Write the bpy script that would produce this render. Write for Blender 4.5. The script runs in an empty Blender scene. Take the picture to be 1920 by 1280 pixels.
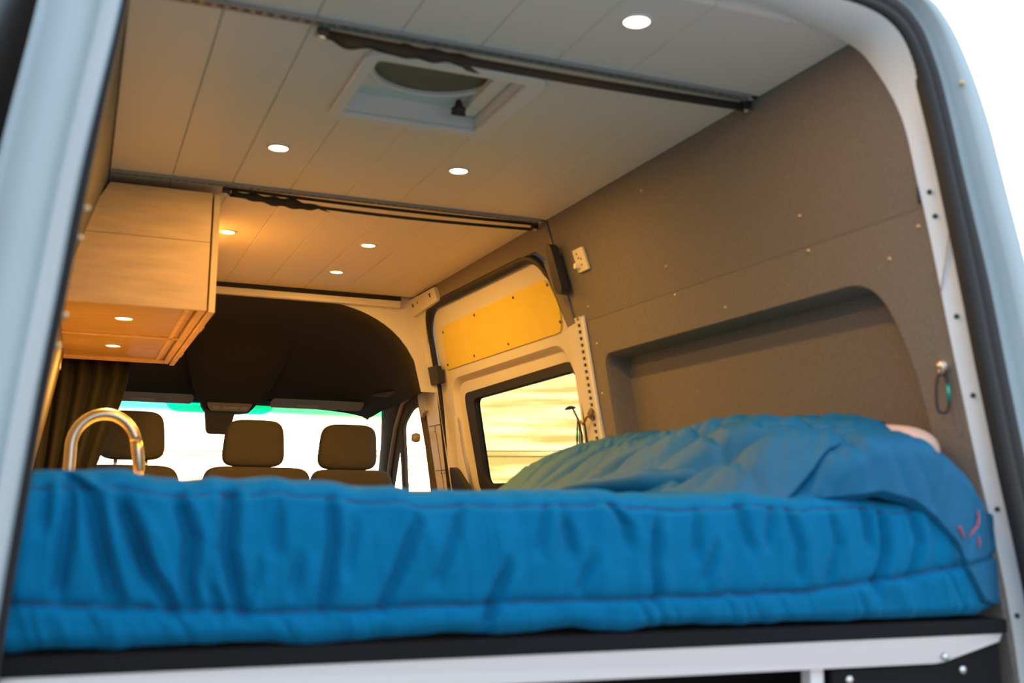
import bpy, bmesh, math, random
import numpy as np
from mathutils import Vector, Matrix
random.seed(4)
SC = bpy.context.scene
COL = SC.collection
# ------------------------------------------------------------------ camera
cam_d = bpy.data.cameras.new('camera'); cam = bpy.data.objects.new('camera', cam_d); COL.objects.link(cam)
cam_d.sensor_width = 36.0; cam_d.lens = 37.64; cam_d.clip_start = .05; cam_d.clip_end = 3000
right = Vector((0.92698632, -0.37489268, 0.01232206))
up = Vector((-0.06621331, -0.13121244, 0.98914058))
back = Vector((-0.36920476, -0.91773568, -0.14645502))
cam.matrix_world = Matrix(((right.x, up.x, back.x, 0), (right.y, up.y, back.y, 0), (right.z, up.z, back.z, .93), (0, 0, 0, 1)))
cam_d.dof.use_dof = True; cam_d.dof.focus_distance = 6.5; cam_d.dof.aperture_fstop = 3.0
SC.camera = cam
# ------------------------------------------------------------------ exposure
SC.view_settings.view_transform = 'Standard'; SC.view_settings.look = 'None'
SC.view_settings.exposure = 0.92; SC.view_settings.gamma = 1.0; SC.view_settings.use_curve_mapping = False
# ------------------------------------------------------------------ evening sky
SUN_AZ, SUN_EL = math.radians(22), math.radians(3)
SUN = (math.sin(SUN_AZ) * math.cos(SUN_EL), math.cos(SUN_AZ) * math.cos(SUN_EL), math.sin(SUN_EL))
W = bpy.data.worlds.new('evening_sky'); SC.world = W; W.use_nodes = True
nt = W.node_tree; nt.nodes.clear()
def N(t, **k):
    n = nt.nodes.new(t)
    for a, b in k.items(): setattr(n, a, b)
    return n
def L(a, b): nt.links.new(a, b)
def math_n(op, a, b=None, clamp=False):
    n = N('ShaderNodeMath', operation=op); n.use_clamp = clamp
    for i, v in enumerate((a, b)):
        if v is None: continue
        if isinstance(v, (int, float)): n.inputs[i].default_value = v
        else: L(v, n.inputs[i])
    return n.outputs[0]
def vscale(col, fac):
    n = N('ShaderNodeVectorMath', operation='SCALE'); n.inputs[0].default_value = col
    L(fac, n.inputs['Scale']); return n.outputs[0]
def vadd(a, b):
    n = N('ShaderNodeVectorMath', operation='ADD'); L(a, n.inputs[0]); L(b, n.inputs[1]); return n.outputs[0]
tc = N('ShaderNodeTexCoord')
nrm = N('ShaderNodeVectorMath', operation='NORMALIZE'); L(tc.outputs['Generated'], nrm.inputs[0])
dot = N('ShaderNodeVectorMath', operation='DOT_PRODUCT'); L(nrm.outputs[0], dot.inputs[0]); dot.inputs[1].default_value = SUN
g = math_n('MAXIMUM', dot.outputs['Value'], 0.0)
sep = N('ShaderNodeSeparateXYZ'); L(nrm.outputs[0], sep.inputs[0])
elev = math_n('MAXIMUM', sep.outputs['Z'], 0.0)
ramp = N('ShaderNodeValToRGB'); L(elev, ramp.inputs[0])
ramp.color_ramp.elements[0].color = (1.05, .98, .92, 1); ramp.color_ramp.elements[1].color = (.62, .86, 1.08, 1); ramp.color_ramp.elements[1].position = .55
glow = vadd(vscale((1.9, .95, .30), math_n('POWER', g, 5)), vscale((6.6, 3.4, .95), math_n('POWER', g, 26)))
# streaky clouds catching the glow
at2 = math_n('ARCTAN2', sep.outputs['X'], sep.outputs['Y'])
comb = N('ShaderNodeCombineXYZ'); L(math_n('MULTIPLY', at2, 7.0), comb.inputs[0]); L(math_n('MULTIPLY', sep.outputs['Z'], 95.0), comb.inputs[1])
nz = N('ShaderNodeTexNoise'); nz.inputs['Scale'].default_value = 1.0; nz.inputs['Detail'].default_value = 4.0; nz.inputs['Distortion'].default_value = .35
L(comb.outputs[0], nz.inputs['Vector'])
cr = N('ShaderNodeValToRGB'); L(nz.outputs['Fac'], cr.inputs[0])
cr.color_ramp.elements[0].position = .40; cr.color_ramp.elements[0].color = (.60, .58, .48, 1)
cr.color_ramp.elements[1].position = .64; cr.color_ramp.elements[1].color = (1.35, 1.4, 1.9, 1)
mul = N('ShaderNodeVectorMath', operation='MULTIPLY'); L(vadd(ramp.outputs['Color'], glow), mul.inputs[0]); L(cr.outputs['Color'], mul.inputs[1])
# clouds only lie low over the horizon
cf = math_n('MULTIPLY', math_n('SUBTRACT', .32, elev, True), 4.0, True)
mx = N('ShaderNodeMix', data_type='VECTOR'); L(cf, mx.inputs['Factor']); L(vadd(ramp.outputs['Color'], glow), mx.inputs[4]); L(mul.outputs[0], mx.inputs[5])
bg = N('ShaderNodeBackground'); L(mx.outputs[1], bg.inputs['Color']); bg.inputs['Strength'].default_value = 1.0
wo = N('ShaderNodeOutputWorld'); L(bg.outputs[0], wo.inputs[0])

# ================================================================== helpers
MATS = {}
def mat(name, col, rough=.6, metal=0., bump=0., bscale=200., var=0., vscale_=6., sheen=0., spec=.5, stretch=(1, 1, 1), coat=0.):
    if name in MATS: return MATS[name]
    m = bpy.data.materials.new(name); m.use_nodes = True; t = m.node_tree
    p = t.nodes['Principled BSDF']
    p.inputs['Base Color'].default_value = (*col, 1); p.inputs['Roughness'].default_value = rough; p.inputs['Metallic'].default_value = metal
    p.inputs['Specular IOR Level'].default_value = spec
    if sheen: p.inputs['Sheen Weight'].default_value = sheen; p.inputs['Sheen Roughness'].default_value = .45
    if coat: p.inputs['Coat Weight'].default_value = coat; p.inputs['Coat Roughness'].default_value = .15
    tcn = t.nodes.new('ShaderNodeTexCoord'); mp = t.nodes.new('ShaderNodeMapping'); mp.inputs['Scale'].default_value = stretch
    t.links.new(tcn.outputs['Object'], mp.inputs[0])
    if var:
        n = t.nodes.new('ShaderNodeTexNoise'); n.inputs['Scale'].default_value = vscale_; n.inputs['Detail'].default_value = 5
        t.links.new(mp.outputs[0], n.inputs['Vector'])
        r = t.nodes.new('ShaderNodeValToRGB'); t.links.new(n.outputs['Fac'], r.inputs[0])
        r.color_ramp.elements[0].position = .3; r.color_ramp.elements[1].position = .7
        r.color_ramp.elements[0].color = (*[c * (1 - var) for c in col], 1); r.color_ramp.elements[1].color = (*[min(1, c * (1 + var)) for c in col], 1)
        t.links.new(r.outputs[0], p.inputs['Base Color'])
    if bump:
        n2 = t.nodes.new('ShaderNodeTexNoise'); n2.inputs['Scale'].default_value = bscale; n2.inputs['Detail'].default_value = 3
        t.links.new(mp.outputs[0], n2.inputs['Vector'])
        b = t.nodes.new('ShaderNodeBump'); b.inputs['Strength'].default_value = bump; b.inputs['Distance'].default_value = .003
        t.links.new(n2.outputs['Fac'], b.inputs['Height']); t.links.new(b.outputs[0], p.inputs['Normal'])
    MATS[name] = m; return m
def emit(name, col, s):
    m = bpy.data.materials.new(name); m.use_nodes = True; t = m.node_tree; t.nodes.clear()
    e = t.nodes.new('ShaderNodeEmission'); e.inputs[0].default_value = (*col, 1); e.inputs[1].default_value = s
    o = t.nodes.new('ShaderNodeOutputMaterial'); t.links.new(e.outputs[0], o.inputs[0]); MATS[name] = m; return m
def glass(name, tint, gloss=.06, band=None):
    m = bpy.data.materials.new(name); m.use_nodes = True; t = m.node_tree; t.nodes.clear()
    tr = t.nodes.new('ShaderNodeBsdfTransparent'); tr.inputs[0].default_value = (*tint, 1)
    gl = t.nodes.new('ShaderNodeBsdfGlossy'); gl.inputs['Roughness'].default_value = .03
    mix = t.nodes.new('ShaderNodeMixShader'); mix.inputs[0].default_value = gloss
    o = t.nodes.new('ShaderNodeOutputMaterial')
    if band:
        z0, z1, c1 = band
        tcn = t.nodes.new('ShaderNodeTexCoord'); sp = t.nodes.new('ShaderNodeSeparateXYZ'); t.links.new(tcn.outputs['Object'], sp.inputs[0])
        mr = t.nodes.new('ShaderNodeMapRange'); mr.inputs['From Min'].default_value = z0; mr.inputs['From Max'].default_value = z1; mr.interpolation_type = 'SMOOTHSTEP'
        t.links.new(sp.outputs['Z'], mr.inputs['Value'])
        r = t.nodes.new('ShaderNodeValToRGB'); t.links.new(mr.outputs[0], r.inputs[0])
        r.color_ramp.elements[0].color = (*tint, 1); r.color_ramp.elements[1].color = (*c1, 1)
        t.links.new(r.outputs[0], tr.inputs[0])
    t.links.new(tr.outputs[0], mix.inputs[1]); t.links.new(gl.outputs[0], mix.inputs[2]); t.links.new(mix.outputs[0], o.inputs[0])
    MATS[name] = m; return m
def mk(name, verts, faces, material, parent=None, smooth=False, fix=True):
    me = bpy.data.meshes.new(name); me.from_pydata([tuple(v) for v in verts], [], [tuple(f) for f in faces])
    if fix:
        b = bmesh.new(); b.from_mesh(me); bmesh.ops.recalc_face_normals(b, faces=b.faces); b.to_mesh(me); b.free()
    if smooth:
        for p in me.polygons: p.use_smooth = True
    me.materials.append(MATS[material] if isinstance(material, str) else material)
    o = bpy.data.objects.new(name, me); COL.objects.link(o)
    if parent: o.parent = parent
    return o
def from_bm(name, b, material, parent=None, smooth=False):
    bmesh.ops.recalc_face_normals(b, faces=b.faces)
    me = bpy.data.meshes.new(name); b.to_mesh(me); b.free()
    if smooth:
        for p in me.polygons: p.use_smooth = True
    me.materials.append(MATS[material]); o = bpy.data.objects.new(name, me); COL.objects.link(o)
    if parent: o.parent = parent
    return o
def bm_box(b, x0, x1, y0, y1, z0, z1):
    v = [b.verts.new((x, y, z)) for x in (x0, x1) for y in (y0, y1) for z in (z0, z1)]
    for f in ((0, 1, 3, 2), (4, 6, 7, 5), (0, 4, 5, 1), (2, 3, 7, 6), (0, 2, 6, 4), (1, 5, 7, 3)): b.faces.new([v[i] for i in f])
def box(name, x0, x1, y0, y1, z0, z1, material, parent=None, bev=.002, seg=2):
    b = bmesh.new(); bm_box(b, x0, x1, y0, y1, z0, z1)
    if bev: bmesh.ops.bevel(b, geom=b.edges[:], offset=bev, segments=seg, affect='EDGES', profile=.5)
    return from_bm(name, b, material, parent)
def tube(name, pts, r, material, parent=None, n=8, closed=False, flat=None):
    pts = [Vector(p) for p in pts]; rs = r if isinstance(r, (list, tuple)) else [r] * len(pts)
    V, F = [], []; m = len(pts); prev = None
    for i, p in enumerate(pts):
        a = pts[(i - 1) % m] if (closed or i > 0) else p; c = pts[(i + 1) % m] if (closed or i < m - 1) else p
        d = (c - a).normalized()
        u = prev if prev is not None else (Vector((0, 0, 1)) if abs(d.z) < .9 else Vector((1, 0, 0)))
        s = d.cross(u).normalized(); u = s.cross(d).normalized(); prev = u
        for k in range(n):
            w = 2 * math.pi * k / n
            fs, fu = flat if flat else (1, 1)
            V.append(p + (s * math.cos(w) * fs + u * math.sin(w) * fu) * rs[i])
    for i in range(m if closed else m - 1):
        for k in range(n):
            a = i * n + k; b_ = i * n + (k + 1) % n; j = ((i + 1) % m) * n
            F.append((a, b_, j + (k + 1) % n, j + k))
    if not closed: F.append(tuple(range(n))); F.append(tuple((m - 1) * n + k for k in range(n)))
    return mk(name, V, F, material, parent, True)
def loft(name, rows, material, parent=None, smooth=True, close=False):
    n = len(rows[0]); V = [p for r in rows for p in r]; F = []
    for i in range(len(rows) - 1):
        for k in range(n if close else n - 1):
            a, b_ = i * n + k, i * n + (k + 1) % n
            F.append((a, b_, b_ + n, a + n))
    return mk(name, V, F, material, parent, smooth)
def lathe(name, prof, c, axis, material, parent=None, n=24, smooth=True):
    ax = Vector(axis).normalized(); u = ax.orthogonal().normalized(); s = ax.cross(u); c = Vector(c)
    rows = [[c + ax * h + (u * math.cos(2 * math.pi * k / n) + s * math.sin(2 * math.pi * k / n)) * max(r, 1e-5) for k in range(n)] for r, h in prof]
    return loft(name, rows, material, parent, smooth, True)
def rnd_poly(pts, n=6):
    """pts: (a, b, radius) -> rounded polygon"""
    out = []; m = len(pts)
    for i in range(m):
        p = Vector(pts[i][:2]); r = pts[i][2] if len(pts[i]) > 2 else 0
        if r == 0: out.append(tuple(p)); continue
        a = Vector(pts[i - 1][:2]) - p; c = Vector(pts[(i + 1) % m][:2]) - p
        r = min(r, a.length * .49, c.length * .49); a.normalize(); c.normalize()
        p0, p1 = p + a * r, p + c * r
        for k in range(n + 1):
            t = k / n; out.append(tuple(p0 * (1 - t) ** 2 + p * 2 * t * (1 - t) + p1 * t * t))
    return out
def plate(name, outline, fmap, o0, o1, material, parent=None, holes=(), cuts=(), smooth=False, bev=0):
    """2D outline with holes -> solid between offsets o0 and o1 of the surface fmap(a, b, off)"""
    b = bmesh.new(); edges = []
    for lp in (outline, *holes):
        vs = [b.verts.new((p[0], p[1], 0)) for p in lp]
        edges += [b.edges.new((vs[i], vs[(i + 1) % len(vs)])) for i in range(len(vs))]
    bmesh.ops.triangle_fill(b, use_beauty=True, edges=edges, normal=(0, 0, 1))
    for z in cuts:
        bmesh.ops.bisect_plane(b, geom=b.verts[:] + b.edges[:] + b.faces[:], plane_co=(0, z, 0), plane_no=(0, 1, 0))
    ex = bmesh.ops.extrude_face_region(b, geom=b.faces[:])
    top = [v for v in ex['geom'] if isinstance(v, bmesh.types.BMVert)]; ts = set(top)
    for v in b.verts: v.co = Vector(fmap(v.co.x, v.co.y, o1 if v in ts else o0))
    if bev:
        es = [e for e in b.edges if len(e.link_faces) == 2 and e.calc_face_angle(0) > .8]
        bmesh.ops.bevel(b, geom=es, offset=bev, segments=2, affect='EDGES', profile=.5, clamp_overlap=True)
    return from_bm(name, b, material, parent, smooth)
def thing(name, label, cat, loc=(0, 0, 0), group=None, kind=None):
    o = bpy.data.objects.new(name, None); COL.objects.link(o); o.empty_display_size = .05
    ORG[o.name] = Vector(loc)
    return tag(o, label, cat, group, kind)
ORG = {}
def tag(o, label=None, cat=None, group=None, kind=None):
    if label: o['label'] = label
    if cat and kind != 'structure': o['category'] = cat
    if group: o['group'] = group
    if kind: o['kind'] = kind
    return o
def struct(name, label): return thing(name, label, None, kind='structure')
def hermite(xs, xp, fp):
    """smooth interpolation through points"""
    xp, fp = np.array(xp, float), np.array(fp, float); m = np.gradient(fp, xp)
    i = np.clip(np.searchsorted(xp, xs) - 1, 0, len(xp) - 2); h = xp[i + 1] - xp[i]; t = np.clip((xs - xp[i]) / h, 0, 1)
    return (2*t**3-3*t**2+1)*fp[i] + (t**3-2*t**2+t)*h*m[i] + (-2*t**3+3*t**2)*fp[i+1] + (t**3-t**2)*h*m[i+1]
RNG = np.random.RandomState(7); NT = RNG.rand(512)
def vnoise(x):
    x = np.asarray(x, float); i = np.floor(x).astype(int); f = x - i; f = f * f * (3 - 2 * f)
    return NT[i % 512] * (1 - f) + NT[(i + 1) % 512] * f - .5
NT2 = RNG.rand(64, 64)
def vnoise2(x, y):
    x, y = np.asarray(x, float), np.asarray(y, float); i, j = np.floor(x).astype(int), np.floor(y).astype(int); f, h = x - i, y - j
    f = f*f*(3-2*f); h = h*h*(3-2*h); a = lambda p, q: NT2[p % 64, q % 64]
    return (a(i, j)*(1-f)+a(i+1, j)*f)*(1-h) + (a(i, j+1)*(1-f)+a(i+1, j+1)*f)*h - .5

# ================================================================== materials
mat('ceiling_white', (.80, .75, .71), .45, bump=.05, bscale=60)
mat('felt', (.195, .168, .143), .95, bump=.7, bscale=420, var=.22, vscale_=240, sheen=.15)
mat('felt_left', (.225, .20, .175), .95, bump=.5, bscale=420, var=.15, vscale_=160)
mat('van_paint', (.78, .80, .81), .28, coat=.4, var=.02, vscale_=3)
mat('door_paint', (.72, .70, .65), .4, var=.03, vscale_=4)
mat('rubber', (.018, .017, .017), .6, bump=.15, bscale=90)
mat('black_plastic', (.02, .02, .021), .5, bump=.1, bscale=300)
mat('dark_trim', (.10, .085, .06), .8, bump=.25, bscale=500)
mat('seat_fabric', (.085, .075, .05), .95, bump=.3, bscale=450, var=.1, vscale_=120)
mat('cab_fabric', (.045, .037, .024), .95, bump=.3, bscale=450, var=.1, vscale_=120)
mat('cab_plastic', (.36, .32, .27), .55, bump=.1, bscale=400)
mat('grey_button', (.50, .47, .42), .5)
mat('yellow_ply', (.82, .64, .06), .5, var=.03, vscale_=14, bump=.05, bscale=300)
mat('maple', (.70, .46, .23), .42, var=.12, vscale_=4, stretch=(1.5, 1, 9), bump=.03, bscale=120)
mat('maple_edge', (.72, .52, .28), .5, var=.1, vscale_=10)
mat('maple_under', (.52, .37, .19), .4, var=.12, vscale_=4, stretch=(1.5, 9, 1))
mat('aluminium', (.74, .745, .75), .42, 1.0, bump=.06, bscale=900, stretch=(.02, 1, 1))
mat('track_metal', (.34, .34, .35), .5, .5)
mat('steel', (.75, .74, .72), .22, 1.0)
mat('nickel', (.78, .72, .64), .38, 1.0)
mat('brass_screw', (.62, .46, .26), .4, .7)
mat('dark_screw', (.06, .05, .04), .5, .5)
mat('blanket', (.0012, .145, .305), .85, bump=.12, bscale=700, spec=.08, sheen=.03, var=.06, vscale_=30)
mat('blanket_shaded', (.0015, .115, .24), .6, bump=.12, bscale=700, spec=.3, var=.06, vscale_=30)  # same cloth as the drape, darkened for the shade on the bunched part
mat('thread', (.03, .05, .16), .7)
mat('red_thread', (.42, .09, .11), .7)
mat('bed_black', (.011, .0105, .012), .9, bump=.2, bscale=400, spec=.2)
mat('pillow_pink', (.72, .50, .42), .9, bump=.1, bscale=300)
mat('fan_white', (.80, .78, .78), .4)
mat('fan_screen', (.15, .15, .125), .7, bump=.6, bscale=900, var=.15, vscale_=20)
mat('knob_brown', (.05, .03, .025), .5)
mat('strap', (.022, .019, .017), .85, bump=.4, bscale=300)
mat('curtain', (.010, .0085, .007), .95, bump=.3, bscale=400)
mat('outlet_cream', (.85, .78, .62), .4)
mat('teal_anodized', (.03, .40, .36), .3, .8)
mat('cord', (.25, .17, .09), .9)
mat('white_plastic', (.85, .85, .85), .4)
mat('asphalt', (.32, .27, .235), .9, var=.2, vscale_=.4)
mat('wire_black', (.02, .02, .02), .7)
mat('pole_grey', (.12, .11, .10), .6)
mat('grey_trim', (.46, .47, .49), .6, bump=.2, bscale=300)
emit('led_lens', (1.0, .74, .42), 9.0)
glass('door_glass', (.33, .37, .33), .05)
glass('clear_glass', (.92, .95, .92), .04)
glass('windshield_glass', (.90, .93, .90), .03, band=(1.355, 1.455, (.03, .33, .30)))
glass('frit_glass', (.18, .86, .80), .03)

# ================================================================== ground outside
tag(mk('ground', [(-400, -200, -.65), (400, -200, -.65), (400, 600, -.65), (-400, 600, -.65)], [(0, 1, 2, 3)], 'asphalt'), kind='structure', label='flat brown ground around the parked van')

# ================================================================== van shell
def Xw(z): return float(np.interp(z, [0, .6, 1.078, 1.555, 1.93], [1.86, 1.80, 1.716, 1.631, 1.515]))  # profile, and most coordinates below, unprojected from image pixels
CX = .775
WR = lambda y, z, off: (Xw(z) + off, y, z)                    # right wall surface, off grows outwards
WL = lambda y, z, off: (2 * CX - Xw(z) - off, y, z)
KINK = (.6, 1.078, 1.555)
mat('floor_bounce_tan', (.45, .33, .21), .5, var=.15, vscale_=3, stretch=(8, 1, 1))  # hidden floor, tan tone picked to bounce warm light upwards
fl = box('floor', -.32, 1.88, 1.56, 7.2, -.03, 0, 'floor_bounce_tan', bev=0); tag(fl, 'hidden van floor under the bed, wood toned to bounce warm light', None, kind='structure')

# ---- ceiling boards
ceil = struct('ceiling', 'white tongue and groove board ceiling of the van')
FX0, FX1, FY0, FY1 = .578, .945, 2.272, 2.645               # fan opening
def board(x0, x1, y0, y1):
    b = bmesh.new(); g_ = .0007; c = .0022
    prof = [(x0 + g_, 1.945), (x0 + g_, 1.93 + c), (x0 + g_ + c, 1.93), (x1 - g_ - c, 1.93), (x1 - g_, 1.93 + c), (x1 - g_, 1.945)]
    rows = [[b.verts.new((x, y, z)) for x, z in prof] for y in (y0, y1)]
    n = len(prof)
    for k in range(n): b.faces.new((rows[0][k], rows[0][(k + 1) % n], rows[1][(k + 1) % n], rows[1][k]))
    b.faces.new(rows[0]); b.faces.new(rows[1])
    return from_bm('ceiling_board', b, 'ceiling_white', ceil)
PW = .185
for i in range(8):
    x0 = .035 + PW * i; x1 = x0 + PW
    if x1 <= FX0 or x0 >= FX1: board(x0, x1, 1.755, 5.10); continue
    board(x0, x1, 1.755, FY0); board(x0, x1, FY1, 5.10)
    if x0 < FX0 - .01: board(x0, FX0, FY0, FY1)
    if x1 > FX1 + .01: board(FX1, x1, FY0, FY1)
b = bmesh.new()
for q in ((-.05, FX0, 1.80, 5.12), (FX1, 1.60, 1.80, 5.12), (FX0, FX1, 1.80, FY0), (FX0, FX1, FY1, 5.12)): bm_box(b, q[0], q[1], q[2], q[3], 1.9455, 1.99)
from_bm('roof_liner', b, 'rubber', ceil)
box('roof_skin', .0, 1.55, 1.81, 5.3, 2.06, 2.10, 'van_paint', ceil, bev=.01)

# ---- right wall
wr = struct('wall_right', 'grey-brown felt covered van wall with a recessed niche')
plate('upper_panel', [(1.71, 1.5555), (3.44, 1.5555), (3.44, 1.93), (1.71, 1.93)], WR, -.0008, .012, 'felt', wr)
plate('header_panel', [(3.448, 1.80), (3.52, 1.80), (3.60, 1.852), (4.74, 1.862), (4.74, 1.93), (3.448, 1.93)], WR, -.002, .012, 'felt', wr)
plate('side_panel', [(3.40, 1.5575), (3.505, 1.5575), (3.545, 1.72), (3.56, 1.80), (3.448, 1.80), (3.448, 1.60), (3.40, 1.60)], WR, -.001, .012, 'felt', wr)
tube('panel_joint', [(Xw(1.928) - .005, 3.444, 1.928), (Xw(1.75) - .006, 3.444, 1.75), (Xw(1.56) - .006, 3.43, 1.56)], .0042, 'track_metal', wr, 6)
NIC = rnd_poly([(3.27, .74), (3.262, 1.43, .05), (1.91, 1.437, .16), (1.835, 1.27, .1), (1.775, .74)], 10)
plate('lower_panel', [(1.71, .05), (3.36, .05), (3.36, 1.5550), (1.71, 1.5550)], WR, 0, .02, 'felt', wr, holes=[NIC], cuts=KINK[:2])
def ring(off, d):                                              # niche outline shrunk towards its centre
    cy, cz = 2.5, 1.05
    return [WR(cy + (p[0] - cy) * (1 - d / 1.2), cz + (p[1] - cz) * (1 - d / .4), off) for p in NIC]
loft('niche_side', [ring(-.0005, 0), ring(.004, .003), ring(.02, .006), ring(.09, .008)], 'felt', wr, True, True)
plate('niche_back', [(3.30, .70), (3.30, 1.46), (1.74, 1.46), (1.74, .70)], WR, .088, .10, 'felt', wr, cuts=KINK[:2])
for y, z in [(2.777, 1.865), (2.756, 1.631), (2.11, 1.629), (2.114, 1.545), (1.746, 1.52), (1.847, 1.47), (2.75, 1.545), (2.503, 1.467), (3.30, 1.47), (3.31, 1.60), (3.32, 1.12), (3.32, 1.30)]:
    lathe('screw', [(0, -.0035), (.0035, -.003), (.0055, .0)], WR(y, z, -.0008 if z > 1.556 else 0), (1, 0, .2), 'brass_screw', wr, 8)
box('black_clip', Xw(1.58) - .012, Xw(1.58), 1.712, 1.722, 1.56, 1.60, 'black_plastic', wr, .006)
plate('body_skin', [(1.72, 0), (5.46, 0), (5.46, 2.09), (1.72, 2.09)], WR, .115, .13, 'van_paint', wr, cuts=KINK + (1.93,),
      holes=[[(3.56, .08), (5.06, .08), (5.06, 1.80), (3.56, 1.80)]])

# ---- left wall
wl = struct('wall_left', 'brown felt covered van wall behind the overhead cabinet')
plate('upper_panel', [(1.71, 1.5555), (5.1, 1.5575), (5.1, 1.93), (1.71, 1.93)], WL, 0, .012, 'felt_left', wl)
plate('lower_panel', [(1.71, .0), (5.1, .0), (5.1, 1.5535), (1.71, 1.5535)], WL, 0, .02, 'felt_left', wl, cuts=KINK[:2])
box('corner_bead', .02, .034, 1.72, 3.47, 1.918, 1.93, 'black_plastic', wl, .002)
plate('body_skin', [(1.72, 0), (5.46, 0), (5.46, 2.09), (1.72, 2.09)], WL, .115, .13, 'van_paint', wl, cuts=KINK + (1.93,))

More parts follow.
